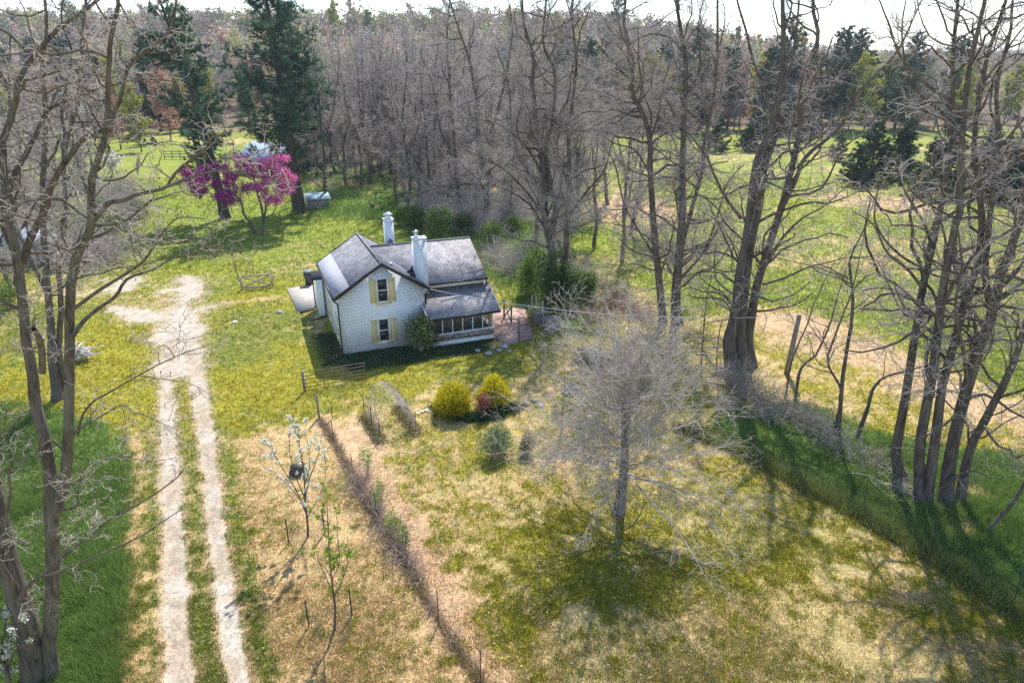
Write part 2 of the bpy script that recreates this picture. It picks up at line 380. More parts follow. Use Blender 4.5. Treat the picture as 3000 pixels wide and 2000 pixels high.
def build_grass():
    rng = np.random.default_rng(3)
    short = Acc(); tall = Acc()
    for n, v0, v1 in ((300000, 1250, 2060), (150000, 760, 1250), (60000, 520, 760)):
        X, Y, t = scatter_ground(n, v0, v1, rng)
        F = ground_fields(X, Y); keep = (rng.uniform(size=n) > F['gravel'] * 1.3 + .25 * F['worn']) & ~in_building(X, Y)
        keep &= rng.uniform(size=n) > F['pink'] * .35
        X = X[keep]; Y = Y[keep]; t = t[keep]; F = {k: a[keep] for k, a in F.items()}; n = len(X)
        lush = F['lush'] > .5
        p_dry = smooth(.22, .78, F['D']); isd = rng.uniform(size=n) < p_dry
        g = lerp(np.broadcast_to(C_GY * 1.08, (n, 3)), C_GD * 1.05, np.clip(smooth(.4, .62, F['n3'] * .6 + F['n2'] * .4) + rng.normal(size=n) * .25, 0, 1))
        g = lerp(g, C_FLD * 1.05, F['far'] * .8); g = lerp(g, C_LU * 1.2, F['lush'])
        tn = lerp(np.broadcast_to(C_TAN * 1.12, (n, 3)), C_PINK * 1.08, F['pink'])
        tn = lerp(tn, np.array([.47, .375, .17]), F['straw'] * (1 - F['pink']))
        c = np.where(isd[:, None], tn, g) * np.exp(rng.normal(size=(n, 1)) * .22)
        hgt = (.045 + .05 * rng.uniform(size=n)) * (1 + 1.0 * (~isd) * smooth(.45, .62, F['n1'])) * (1 + 1.8 * F['lush']) * (1 + .5 * F['far'])
        lod = np.maximum(1, t / 34)
        for Ac, msk in ((short, ~lush), (tall, lush)):
            for k in range(3):
                i = np.where(msk)[0]
                if not len(i): continue
                d = unit(np.stack([rng.normal(size=len(i)) * .55, rng.normal(size=len(i)) * .55, np.ones(len(i))], 1))
                b = np.stack([X[i] + rng.normal(size=len(i)) * .04 * lod[i], Y[i] + rng.normal(size=len(i)) * .04 * lod[i], hill(X[i], Y[i]) - .012 + np.zeros(len(i))], 1)
                v, f = blades(b, d, hgt[i] * lod[i] ** .6 * rng.uniform(.7, 1.5, len(i)), .022 * lod[i] * rng.uniform(.6, 1.4, len(i)))
                Ac.add(v, f, np.repeat(c[i] * np.exp(rng.normal(size=(len(i), 1)) * .15), 3, 0))
    tag(short.build('grass', M_GRASS), kind='stuff'); tag(tall.build('tall_grass', M_GRASS), kind='stuff')
    # rough tall tussocks along the right-hand fence line and around the garden
    ac = Acc(); L = GP([(2000, 1255), (2160, 1315), (2355, 1423), (2521, 1505), (2719, 1626), (2963, 1778), (3300, 2000)])
    seg = rng.integers(0, len(L) - 1, 9000); tt = rng.uniform(size=9000)[:, None]
    p = L[seg] * (1 - tt) + L[seg + 1] * tt + rng.normal(size=(9000, 2)) * .28
    for k in range(4):
        d = unit(np.stack([rng.normal(size=9000) * .5 - .1, rng.normal(size=9000) * .5 - .15, np.ones(9000)], 1))
        v, f = blades(np.c_[p + rng.normal(size=p.shape) * .05, np.zeros(9000)], d, rng.uniform(.2, .62, 9000), rng.uniform(.012, .03, 9000))
        ac.add(v, f, np.repeat(pick([C_LU * 1.2, C_GY, C_LU, [.36, .32, .17]], 9000, .2, rng), 3, 0))
    tag(ac.build('fence_line_grass', M_GRASS), kind='stuff')
    # bigger separate tufts on the thin lawn
    n = 5200; X, Y, t = scatter_ground(n, 1150, 2040, rng, 500, 3100); F = ground_fields(X, Y)
    k = (F['gravel'] < .2) & (F['lush'] < .3) & (F['pink'] < .5) & ~in_building(X, Y) & (F['D'] > .2) & (F['D'] < .85); X, Y = X[k], Y[k]; ac = Acc(); m = len(X)
    tone = pick([[.22, .27, .035], [.15, .22, .035], [.28, .29, .05], [.34, .31, .09]], m, .12, rng); sz = rng.uniform(.5, 1.3, m)
    for q in range(16):
        off = rng.normal(size=(m, 2)) * .07 * sz[:, None]; d = unit(np.c_[off * 6 + rng.normal(size=(m, 2)) * .4, np.ones(m)])
        v, f = blades(np.c_[X + off[:, 0], Y + off[:, 1], np.zeros(m)], d, rng.uniform(.07, .17, m) * sz, rng.uniform(.014, .026, m)); ac.add(v, f, np.repeat(tone * np.exp(rng.normal(size=(m, 1)) * .12), 3, 0))
    tag(ac.build('grass_tufts', M_GRASS), kind='stuff')
    # fallen leaves and straw scraps
    n = 9000; X, Y, t = scatter_ground(n, 1150, 2040, rng, 600, 3100); F = ground_fields(X, Y)
    k = (F['gravel'] < .3) & (F['lush'] < .3) & ~in_building(X, Y) & (rng.uniform(size=n) < .35 + .6 * F['D']); X, Y = X[k], Y[k]
    v, f = leaves(np.c_[X, Y, np.full(len(X), .05)], rng.uniform(.02, .05, len(X)), .0)
    ac = Acc(); ac.add(v, f, np.repeat(pick([[.72, .58, .42], [.55, .40, .25], [.8, .7, .56], [.35, .24, .15]], len(X), .15, rng), 4, 0))
    tag(ac.build('fallen_leaves', M_GRASS), kind='stuff')
    n = 420; X, Y, t = scatter_ground(n, 1200, 2040, rng, 700, 3000); F = ground_fields(X, Y)
    k = (F['gravel'] < .2) & (F['D'] < .55) & ~in_building(X, Y); X, Y = X[k], Y[k]
    ac = Acc(); v, f = leaves(np.c_[X, Y, np.full(len(X), .09)], rng.uniform(.022, .04, len(X)), .8); ac.add(v, f, pick([[.75, .52, .02]], len(v), .1, rng))
    tag(ac.build('dandelions', M_GRASS), kind='stuff')
build_grass()
# ================================================================== HOUSE
def block_mat():
    m = mat('painted block', rough=.75, spec=.25); t = NT(m); tc = t.n('ShaderNodeTexCoord')
    sx = t.n('ShaderNodeSeparateXYZ'); t.l(tc.outputs['Object'], sx.inputs[0])
    ad = t.n('ShaderNodeMath', operation='ADD'); t.l(sx.outputs['X'], ad.inputs[0]); t.l(sx.outputs['Y'], ad.inputs[1])
    cb = t.n('ShaderNodeCombineXYZ'); t.l(ad.outputs[0], cb.inputs['X']); t.l(sx.outputs['Z'], cb.inputs['Y'])
    nz = t.noise(tc.outputs['Object'], 1.3, 4, .6)
    wv = t.n('ShaderNodeMixRGB'); wv.inputs[0].default_value = .012; nn = t.n('ShaderNodeTexNoise', Scale=3.0); t.l(tc.outputs['Object'], nn.inputs['Vector'])
    t.l(cb.outputs[0], wv.inputs[1]); t.l(nn.outputs['Color'], wv.inputs[2])
    br = t.n('ShaderNodeTexBrick', Scale=1.0); br.inputs['Brick Width'].default_value = .52; br.inputs['Row Height'].default_value = .212
    br.inputs['Mortar Size'].default_value = .014; br.inputs['Mortar Smooth'].default_value = .3
    br.inputs['Color1'].default_value = (.82, .86, .93, 1); br.inputs['Color2'].default_value = (.79, .83, .90, 1); br.inputs['Mortar'].default_value = (.66, .65, .58, 1)
    t.l(wv.outputs[0], br.inputs['Vector'])
    g = t.ramp(nz, [(.35, (.90, .90, .86)), (.65, (1, 1, 1))])
    vs_ = t.coord('Object', (2.2, 2.2, .35)); st_ = t.ramp(t.noise(vs_, 2.4, 5, .65), [(.44, (1, 1, 1)), (.70, (.93, .92, .89)), (.84, (.80, .78, .73))])
    t.color(t.mix(1.0, t.mix(1.0, br.outputs['Color'], g, 'MULTIPLY'), st_, 'MULTIPLY'))
    n2 = t.noise(tc.outputs['Object'], 11, 4, .6); mm = t.n('ShaderNodeMath', operation='MULTIPLY_ADD'); mm.inputs[1].default_value = .7
    inv = t.n('ShaderNodeMath', operation='SUBTRACT'); inv.inputs[0].default_value = 1; t.l(br.outputs['Fac'], inv.inputs[1])
    t.l(n2, mm.inputs[0]); t.l(inv.outputs[0], mm.inputs[2]); t.bump(mm.outputs[0], .25, .02); return m
def shingle_mat(name, along, stops, row=.16):
    m = mat(name, rough=.9, spec=.15); t = NT(m); tc = t.n('ShaderNodeTexCoord')
    sx = t.n('ShaderNodeSeparateXYZ'); t.l(tc.outputs['Object'], sx.inputs[0]); cb = t.n('ShaderNodeCombineXYZ')
    t.l(sx.outputs[along], cb.inputs['X']); mu = t.n('ShaderNodeMath', operation='MULTIPLY'); mu.inputs[1].default_value = 1.9 if along == 'Y' else 2.2
    t.l(sx.outputs['Z'], mu.inputs[0]); t.l(mu.outputs[0], cb.inputs['Y'])
    br = t.n('ShaderNodeTexBrick', Scale=1.0); br.inputs['Brick Width'].default_value = .30; br.inputs['Row Height'].default_value = row
    br.inputs['Mortar Size'].default_value = .012; br.inputs['Mortar Smooth'].default_value = .2; br.inputs['Bias'].default_value = 0
    br.inputs['Color1'].default_value = (*stops[0], 1); br.inputs['Color2'].default_value = (*stops[1], 1); br.inputs['Mortar'].default_value = (*stops[2], 1)
    t.l(cb.outputs[0], br.inputs['Vector'])
    vo = t.n('ShaderNodeTexVoronoi', Scale=3.2); t.l(cb.outputs[0], vo.inputs['Vector'])
    sh = t.ramp(vo.outputs['Color'], [(0, (.72, .72, .75)), (1, (1.25, 1.22, 1.2))])
    nz = t.noise(tc.outputs['Object'], 1.1, 4, .6); sd_ = t.ramp(nz, [(.35, (.82, .83, .86)), (.68, (1.12, 1.1, 1.06))])
    t.color(t.mix(1.0, t.mix(1.0, br.outputs['Color'], sh, 'MULTIPLY'), sd_, 'MULTIPLY'))
    inv = t.n('ShaderNodeMath', operation='SUBTRACT'); inv.inputs[0].default_value = 1; t.l(br.outputs['Fac'], inv.inputs[1]); t.bump(inv.outputs[0], .6, .02); return m
M_BLOCK = block_mat()
M_SH_MAIN = shingle_mat('shingles main', 'Y', [(.27, .275, .30), (.20, .205, .225), (.13, .13, .145)])
M_SH_WING = shingle_mat('shingles wing', 'X', [(.36, .355, .37), (.31, .305, .32), (.08, .08, .095)], .19)
M_MEMB = mottled('roof membrane', [(.35, (.29, .295, .33)), (.65, (.34, .345, .38))], 2, .8, .1)
M_DARKTRIM = mat('dark trim', (.022, .02, .019), .45, .4)
M_WHITE = mottled('white paint', [(.3, (.70, .70, .67)), (.6, (.82, .82, .80))], 4, .6, .05)
M_YEL = mottled('yellow paint', [(.3, (.62, .53, .25)), (.65, (.75, .66, .36))], 3, .65, .08)
M_GLASS = mat('window glass', (.012, .014, .016), .06, .6)
M_STEEL = mat('galvanised flue', (.75, .77, .78), .25, .5, .9)
def stone_mat():
    m = mat('field stone', rough=.8, spec=.2); t = NT(m); tc = t.n('ShaderNodeTexCoord')
    vo = t.n('ShaderNodeTexVoronoi', Scale=4.2); t.l(tc.outputs['Object'], vo.inputs['Vector'])
    ve = t.n('ShaderNodeTexVoronoi', Scale=4.2, feature='DISTANCE_TO_EDGE'); t.l(tc.outputs['Object'], ve.inputs['Vector'])
    sp = t.n('ShaderNodeSeparateColor'); t.l(vo.outputs['Color'], sp.inputs[0])
    c = t.ramp(sp.outputs[0], [(0, (.10, .07, .055)), (.25, (.30, .15, .10)), (.45, (.34, .30, .25)), (.65, (.20, .19, .18)), (.85, (.46, .38, .28)), (1, (.14, .11, .10))])
    e = t.ramp(ve.outputs['Distance'], [(.02, (0, 0, 0)), (.06, (1, 1, 1))])
    t.color(t.mix(e, (.42, .40, .36), c)); t.bump(e, .8, .03); return m
M_STONE = stone_mat()
M_CONC = mottled('concrete', [(.3, (.36, .315, .27)), (.55, (.45, .40, .345)), (.75, (.52, .465, .41))], 2.2, .9, .15)
M_SCREEN = bpy.data.materials.new('insect screen'); M_SCREEN.use_nodes = True
_t = NT(M_SCREEN); _tr = _t.n('ShaderNodeBsdfTransparent'); _mx = _t.n('ShaderNodeMixShader'); _mx.inputs[0].default_value = .30
_t.b.inputs['Base Color'].default_value = (.05, .05, .05, 1); _t.l(_tr.outputs[0], _mx.inputs[1]); _t.l(_t.b.outputs[0], _mx.inputs[2]); _t.l(_mx.outputs[0], _t.t.nodes['Material Output'].inputs['Surface'])
house = thing('farmhouse', 'white painted block farmhouse with dark shingle roofs, yellow shutters and a screened side porch', 'house', (A0[0], A0[1], 0), TH)
def hp(acc, name, m, parent=house, smooth_=False): return acc.build(name, m, parent, smooth_)
S1, S2 = .64, .506
zr = lambda x: 6.05 - S1 * abs(x - 2.8)
# walls
a = Acc(); W, L = 5.6, 8.2
def prism_x(acc, prof, y0, y1):   # profile (x,z) ccw seen from -y
    n = len(prof); p = [(x, y0, z) for x, z in prof] + [(x, y1, z) for x, z in prof]; i0 = acc.n
    acc.v.append(np.array(p, float)); acc.n += 2 * n
    acc.f.setdefault(n, []).append(np.array([list(range(i0, i0 + n)), list(range(i0 + n, i0 + 2 * n))[::-1]]))
    acc.f.setdefault(4, []).append(np.array([[i0 + (i + 1) % n, i0 + i, i0 + n + i, i0 + n + (i + 1) % n] for i in range(n)]))
def prism_y(acc, prof, x0, x1):   # profile (y,z)
    n = len(prof); p = [(x0, y, z) for y, z in prof] + [(x1, y, z) for y, z in prof]; i0 = acc.n
    acc.v.append(np.array(p, float)); acc.n += 2 * n
    acc.f.setdefault(n, []).append(np.array([list(range(i0, i0 + n))[::-1], list(range(i0 + n, i0 + 2 * n))]))
    acc.f.setdefault(4, []).append(np.array([[i0 + i, i0 + (i + 1) % n, i0 + n + (i + 1) % n, i0 + n + i] for i in range(n)]))
zt = .13
prism_x(a, [(0, -.3), (W, -.3), (W, zr(W) - zt), (2.8, 6.05 - zt), (0, zr(0) - zt)], 0, L)
hp(a, 'wall', M_BLOCK)
a = Acc(); zw = lambda y: 5.9 - S2 * abs(y - 4.8)
prism_y(a, [(1.2, -.3), (8.4, -.3), (8.4, zw(8.4) - zt), (4.8, 5.9 - zt), (1.2, zw(1.2) - zt)], W + .003, 10.15)
hp(a, 'wall', M_WHITE)
a = Acc(); a.box(-.55, 1.6, L + .003, 10.1, -.3, 2.85); hp(a, 'rear_entry_wall', M_WHITE)
a = Acc(); a.box(-.75, 1.7, L + .006, 10.3, 2.855, 2.97); hp(a, 'rear_entry_roof', M_DARKTRIM)
# main roof: two slopes
def slope(acc, p, thick=.12):
    acc.slab(p, thick)
roof = Acc(); y0, y1 = -.32, L + .3
slope(roof, [(-.3, y0, zr(-.3)), (2.8, y0, 6.05), (2.8, y1, 6.05), (-.3, y1, zr(-.3))]); 
slope(roof, [(2.8, y0, 6.05), (5.88, y0, zr(5.88)), (5.88, y1, zr(5.88)), (2.8, y1, 6.05)])
main_roof = hp(roof, 'roof', M_SH_MAIN)
a = Acc(); slope(a, [(-.31, y0 + .02, zr(-.31) + .02), (.72, y0 + .02, zr(.72) + .02), (.72, y1 - .02, zr(.72) + .02), (-.31, y1 - .02, zr(-.31) + .02)], .016); hp(a, 'eave_membrane', M_MEMB, main_roof)
a = Acc(); a.tube([(2.8, y0 - .01, 6.055), (2.8, y1 + .01, 6.055)], .07, 8); hp(a, 'ridge_cap', M_SH_MAIN, main_roof, True)
for s_ in (1, -1):   # rake boards on the gables
    for yy in (y0 - .03, y1 + .03):
        a = Acc(); a.beam((2.8 + s_ * .005, yy, 5.99), (2.8 + s_ * 3.1, yy, zr(2.8 + 3.1) - .06), .05, .2); hp(a, 'rake_board', M_DARKTRIM, main_roof)
a = Acc(); a.box(-.42, -.31, y0, y1, zr(-.3) - .15, zr(-.3) - .03); hp(a, 'gutter', M_DARKTRIM, main_roof)
a = Acc(); a.box(5.89, 6.0, y0, .6, zr(5.88) - .15, zr(5.88) - .03); hp(a, 'gutter', M_DARKTRIM, main_roof)
a = Acc(); a.box(3.55, 3.82, 1.05, 1.32, zr(3.7) - .02, zr(3.7) + .14); hp(a, 'roof_vent', M_STEEL, main_roof)
# wing roof
roof = Acc()
slope(roof, [(3.0, 4.8, 5.9), (5.9, .95, zw(.95)), (10.4, .95, zw(.95)), (10.4, 4.8, 5.9)])
slope(roof, [(3.0, 4.8, 5.9), (10.4, 4.8, 5.9), (10.4, 8.65, zw(8.65)), (5.9, 8.65, zw(8.65))])
wing_roof = hp(roof, 'roof', M_SH_WING)
a = Acc(); a.tube([(3.1, 4.8, 5.905), (10.41, 4.8, 5.905)], .07, 8); hp(a, 'ridge_cap', M_SH_WING, wing_roof, True)
a = Acc(); a.box(6.08, 10.42, .84, .945, zw(.95) - .14, zw(.95) - .03); hp(a, 'gutter', M_DARKTRIM, wing_roof)
a = Acc(); a.box(6.08, 10.2, 1.1, 1.19, zw(.95) - .42, zw(.95) - .15); hp(a, 'fascia', M_WHITE, wing_roof)
# flashing skirt where the wing meets the main slope, at the chimney
def chimney(x0, x1, y0, y1, z0, z1, parent, cap):
    a = Acc(); a.box(x0, x1, y0, y1, z0, z1 - .16); a.box(x0 - .035, x1 + .035, y0 - .035, y1 + .035, z1 - .157, z1)
    c = hp(a, 'chimney', M_BLOCK, parent); cx, cy = (x0 + x1) / 2, (y0 + y1) / 2
    a = Acc()
    if cap:
        a.tube([(cx - .18, cy, z1 - .02), (cx - .18, cy, z1 + .3)], .12, 12); a.tube([(cx - .18, cy, z1), (cx - .18, cy, z1 + .06)], [.2, .15], 12); a.tube([(cx - .18, cy, z1 + .36), (cx - .18, cy, z1 + .50)], [.24, .02], 12)
        for k in range(4): q = k * math.pi / 2; a.tube([(cx - .18 + .11 * math.cos(q), cy + .11 * math.sin(q), z1 + .28), (cx - .18 + .18 * math.cos(q), cy + .18 * math.sin(q), z1 + .4)], .012, 5)
        a.box(cx + .08, cx + .3, cy - .11, cy + .11, z1 + .002, z1 + .05)
    else:
        a.tube([(cx, cy, z1 - .02), (cx, cy, z1 + .22)], .2, 14); a.tube([(cx, cy, z1 + .26), (cx, cy, z1 + .36), (cx, cy, z1 + .46)], [.36, .36, .08], 14)
        for k in range(4): q = k * math.pi / 2; a.tube([(cx + .19 * math.cos(q), cy + .19 * math.sin(q), z1 + .2), (cx + .3 * math.cos(q), cy + .3 * math.sin(q), z1 + .28)], .014, 5)
    hp(a, 'flue', M_STEEL, c); return c
chimney(5.25, 6.1, .72, 1.32, 2.6, 7.2, main_roof, True)
chimney(4.85, 5.5, 8.05, 8.7, 3.5, 7.0, wing_roof, False)
a = Acc()   # cricket behind the rear chimney, and the step flashing of the front one
a.add([(4.3, 7.3, 4.55), (6.1, 7.3, 4.5), (6.1, 9.0, 4.2), (4.3, 9.0, 4.2), (5.17, 8.0, 5.55)], [[0, 1, 4], [1, 2, 4], [2, 3, 4], [3, 0, 4]]); hp(a, 'cricket', M_SH_MAIN, wing_roof)
a = Acc(); a.add([(4.75, 1.345, zr(4.75)), (5.26, 1.345, zr(5.2)), (5.26, 1.345, zr(5.2) + .75), (5.0, 1.33, zr(5.0) + .3)], [[0, 1, 2, 3]]); a.box(4.95, 5.24, .74, 1.34, zr(5.2) - .1, zr(5.2) + .28); hp(a, 'flashing', M_DARKTRIM, main_roof)
# windows
def window(cx, z0, z1, wd, face, parent=house, shut=True, lab=None):
    """face 'front': plane y=0 looking -y; 'left': plane x=0 looking -x (cx is then y)"""
    def B(acc, u0, u1, d0, d1, zz0, zz1):
        if face == 'front': acc.box(u0, u1, -d1, -d0, zz0, zz1)
        elif face == 'left': acc.box(-d1, -d0, u0, u1, zz0, zz1)
        else: acc.box(u0, u1, 1.2 - d1, 1.2 - d0, zz0, zz1)
    x0, x1 = cx - wd / 2, cx + wd / 2; zm = (z0 + z1) / 2
    w_ = thing('window', None, None); w_.parent = house
    a = Acc(); t_ = .07
    B(a, x0 - t_, x0, .0, .055, z0 - t_, z1 + t_); B(a, x1, x1 + t_, .0, .055, z0 - t_, z1 + t_); B(a, x0, x1, .0, .055, z1, z1 + t_)
    B(a, x0, x1, .0, .05, zm - .03, zm + .03); B(a, x0, x1, .0, .05, z0 - t_, z0 + .02); B(a, x0, x0 + .035, .0, .035, z0 + .02, z1); B(a, x1 - .035, x1, .0, .035, z0 + .02, z1)
    hp(a, 'frame', M_WHITE, w_)
    a = Acc(); B(a, x0 + .035, x1 - .035, .002, .014, z0 + .02, zm - .03); B(a, x0 + .035, x1 - .035, .002, .024, zm + .03, z1); hp(a, 'pane', M_GLASS, w_)
    a = Acc(); B(a, x0 - .2, x1 + .2, .0, .11, z0 - .19, z0 - .072); hp(a, 'sill', M_YEL, w_)
    if shut:
        for s_ in (-1, 1):
            a = Acc(); c = cx + s_ * (wd / 2 + t_ + .23); h = .21
            B(a, c - h, c + h, .002, .03, z0 - .06, z1 + .05)
            B(a, c - h, c - h + .06, .03, .045, z0 - .06, z1 + .05); B(a, c + h - .06, c + h, .03, .045, z0 - .06, z1 + .05)
            for zz in (z0 - .06, zm - .04, z1 - .02): B(a, c - h + .06, c + h - .06, .03, .045, zz, zz + .07)
            n = 14
            for k in range(n):
                zz = z0 + .04 + (z1 - z0 - .1) * k / n
                if abs(zz - zm) > .08: B(a, c - h + .06, c + h - .06, .03, .038, zz, zz + .03)
            hp(a, 'shutter', M_YEL)
window(2.84, 3.42, 4.92, .66, 'front'); window(2.75, .66, 2.16, .66, 'front')
window(1.75, .7, 2.2, .66, 'left'); window(5.6, .7, 2.2, .66, 'left')
for y_ in (1.2, 5.4):
    a = Acc(); a.box(-.03, -.002, y_, y_ + .5, 3.25, 3.75); hp(a, 'vent_cover', M_YEL)
# downspouts
def spout(pts, parent=house):
    a = Acc(); a.tube(pts, .055, 8); hp(a, 'downspout', M_DARKTRIM, parent, True)
spout([(-.36, -.25, 3.98), (-.36, -.25, 3.9), (-.1, -.12, 3.62), (-.09, -.11, .25), (-.2, -.25, .09), (-1.55, -1.25, .06)])
spout([(-.36, 7.9, 3.98), (-.36, 7.9, 3.9), (-.1, 7.95, 3.6), (-.1, 7.95, .2), (-.25, 7.8, .08), (-1.3, 7.35, .05)])
spout([(-.66, 10.0, 2.85), (-.64, 9.95, .2), (-.9, 9.8, .07), (-1.9, 9.4, .05)])
spout([(5.95, -.2, 4.0), (5.95, -.2, 3.9), (5.66, -.08, 3.6), (5.66, -.08, 2.55)])
spout([(10.3, .9, 3.8), (10.3, .95, 3.3)])
# porch
PZ = lambda y: 2.25 + (y + 1.32) * (3.56 - 2.25) / 2.52
roof = Acc(); roof.slab([(5.63, 0.0, PZ(0)), (5.63, 1.19, PZ(1.19)), (10.5, 1.19, PZ(1.19)), (10.5, -1.32, 2.25), (5.42, -1.32, 2.25), (5.42, -.01, PZ(-.01))][::-1], .1)
proof = hp(roof, 'porch_roof', M_SH_WING)
a = Acc(); a.box(5.4, 10.52, -1.43, -1.325, 2.1, 2.22); hp(a, 'gutter', M_DARKTRIM, proof)
for x_, y_ in ((5.395, -.02), (10.53, 1.18)):
    a = Acc(); a.beam((x_, -1.32, 2.2), (x_, y_, PZ(y_) - .05), .04, .15); hp(a, 'rake_board', M_WHITE, proof)
porch = thing('porch', None, None); porch.parent = house
a = Acc(); a.box(5.75, 10.15, -.95, -.75, -.3, .42); a.box(9.95, 10.15, -.747, 1.19, -.3, .42); a.box(5.75, 5.9, -.747, 0, -.3, .42); hp(a, 'foundation', M_WHITE, porch)
a = Acc(); a.box(5.72, 10.18, -.99, -.75, .423, .86); a.box(9.94, 10.18, -.747, 1.19, .423, .86); hp(a, 'stone_veneer', M_STONE, porch)
a = Acc(); a.box(5.78, 9.92, -.72, 1.17, .15, .3); hp(a, 'floor', M_CONC, porch)
a = Acc(); a.box(5.7, 10.2, -1.02, -.7, .863, .92); a.box(9.9, 10.2, -.697, 1.19, .863, .92); hp(a, 'sill', M_WHITE, porch)
a = Acc(); a.box(5.75, 10.15, -.92, -.8, 2.12, 2.24); a.box(10.03, 10.15, -.797, 1.19, 2.12, 2.3); hp(a, 'beam', M_WHITE, porch)
xs = [5.8 + i * (4.28 / 6) for i in range(7)]
for x in xs:
    a = Acc(); a.box(x - .035, x + .035, -.9, -.82, .92, 2.12); hp(a, 'post', M_WHITE, porch)
for y in (-.2, .5, 1.12):
    a = Acc(); a.box(10.05, 10.13, y - .04, y + .04, .92, 2.12); hp(a, 'post', M_WHITE, porch)
a = Acc()
for i in range(6): a.box(xs[i] + .04, xs[i + 1] - .04, -.865, -.86, .93, 2.11)
for p, q in ((-.78, -.25), (-.15, .45), (.55, 1.07)): a.box(10.088, 10.092, p, q, .93, 2.11)
hp(a, 'screen', M_SCREEN, porch)
a = Acc(); a.box(7.9, 8.75, 1.14, 1.197, .3, 2.3); d_ = hp(a, 'door', M_YEL); 
a = Acc(); a.box(8.62, 8.68, 1.07, 1.138, 1.25, 1.33); hp(a, 'handle', M_STEEL, d_)
window(6.9, 1.15, 2.2, .8, 'porch', shut=False)
# things standing by the house
tag(link('patio', (lambda A: (A.slab(np.c_[CONC, np.full(len(CONC), .12)][::-1] if sdf_poly(np.array([0.]), np.array([0.]), CONC)[0] > 1e8 else np.c_[CONC, np.full(len(CONC), .12)], .3), A.mesh('patio'))[1])(Acc()), M_CONC), kind='structure')
def brick_floor():
    m = mat('brick paving', rough=.85, spec=.15); t = NT(m); v = t.coord('Object')
    br = t.n('ShaderNodeTexBrick', Scale=1.0); br.inputs['Brick Width'].default_value = .22; br.inputs['Row Height'].default_value = .11; br.inputs['Mortar Size'].default_value = .012
    br.inputs['Color1'].default_value = (.52, .34, .28, 1); br.inputs['Color2'].default_value = (.42, .28, .24, 1); br.inputs['Mortar'].default_value = (.34, .28, .24, 1)
    t.l(v, br.inputs['Vector']); nz = t.noise(v, 1.2, 5, .65); t.color(t.mix(1.0, br.outputs['Color'], t.ramp(nz, [(.35, (.72, .72, .72)), (.65, (1.15, 1.12, 1.1))]), 'MULTIPLY')); t.bump(br.outputs['Fac'], .3, .01); return m
a = Acc(); a.slab(np.c_[BRICK, np.full(len(BRICK), .1)], .3); tag(a.build('brick_patio', brick_floor()), kind='structure')
# ================================================================== TREES
def catmull(pts, K):
    P = np.asarray(pts, float); n = len(P)
    if n < 3:
        t = np.linspace(0, 1, K)[:, None]; return P[0] * (1 - t) + P[-1] * t
    Q = np.concatenate([[2 * P[0] - P[1]], P, [2 * P[-1] - P[-2]]])
    seg = np.linspace(0, n - 1 - 1e-6, K); i = seg.astype(int); t = (seg - i)[:, None]
    p0, p1, p2, p3 = Q[i], Q[i + 1], Q[i + 2], Q[i + 3]
    return .5 * (2 * p1 + (p2 - p0) * t + (2 * p0 - 5 * p1 + 4 * p2 - p3) * t ** 2 + (3 * p1 - p0 - 3 * p2 + p3) * t ** 3)
def spawn(P, R, rng, per_m=1.0, t0=.2, t1=1.0, ang=(30, 65), ratio=.45, lmin=.2, lmax=9., up=.1, wig=.25, K=6, rk=.6, rmin=.006, r_of_len=.016, taper=.35, shrink=.55, zig=0.0):
    """children of curves P (N,K,3) with radii R"""
    N, KP, _ = P.shape
    Ls = np.linalg.norm(np.diff(P, axis=1), axis=2).sum(1)
    cnt = np.floor(Ls * (t1 - t0) * per_m + rng.uniform(size=N)).astype(int)
    idx = np.repeat(np.arange(N), cnt); n = len(idx)
    if n == 0: return np.zeros((0, K, 3)), np.zeros((0, K))
    t = rng.uniform(t0, t1, n); s = t * (KP - 1); i = np.minimum(s.astype(int), KP - 2); f = (s - i)[:, None]
    b = P[idx, i] * (1 - f) + P[idx, i + 1] * f; T = unit(P[idx, i + 1] - P[idx, i])
    rb = (R[idx, i] * (1 - f[:, 0]) + R[idx, i + 1] * f[:, 0])
    perp = unit(np.cross(T, rand_dirs(n, rng))); a = np.radians(rng.uniform(ang[0], ang[1], n))[:, None]
    d = unit(T * np.cos(a) + perp * np.sin(a))
    L = np.clip(Ls[idx] * ratio * rng.uniform(.55, 1.3, n) * (1 - shrink * t), lmin, lmax)
    r0 = np.minimum(rb * rk, np.maximum(L * r_of_len, rmin))
    pts = [b]; p = b; st = (L / (K - 1))[:, None]; sgn = 1
    zdir = unit(np.cross(d, rand_dirs(n, rng)))
    for k in range(K - 1):
        d = unit(d + rng.normal(size=(n, 3)) * wig + np.array([0, 0, up]) + zdir * zig * sgn); sgn = -sgn
        p = p + d * st; pts.append(p)
    P2 = np.stack(pts, 1); w = np.linspace(1, taper, K)[None]
    return P2, np.maximum(r0[:, None] * w, rmin * (.75 if taper < .9 else 1))
BIG = dict(
    l1=dict(per_m=1.5, t0=.2, ang=(35, 78), ratio=.30, lmin=1.0, lmax=6.0, up=.05, wig=.27, K=9, r_of_len=.015, zig=.14),
    l2=dict(per_m=2.9, t0=.12, ang=(30, 70), ratio=.42, lmin=.5, lmax=3.2, up=.05, wig=.30, K=7, r_of_len=.014, rmin=.012, zig=.15),
    l3=dict(per_m=4.6, t0=.1, ang=(30, 75), ratio=.5, lmin=.3, lmax=1.5, up=.03, wig=.34, K=5, r_of_len=.013, rmin=.008, zig=.15),
    l4=dict(per_m=5.0, t0=.1, ang=(30, 75), ratio=.6, lmin=.16, lmax=.7, up=.02, wig=.3, K=3, r_of_len=.01, rmin=.006, taper=.8))
def over(base, **kw):
    d = {k: dict(v) for k, v in base.items()}
    for k, v in kw.items(): d[k].update(v)
    return d
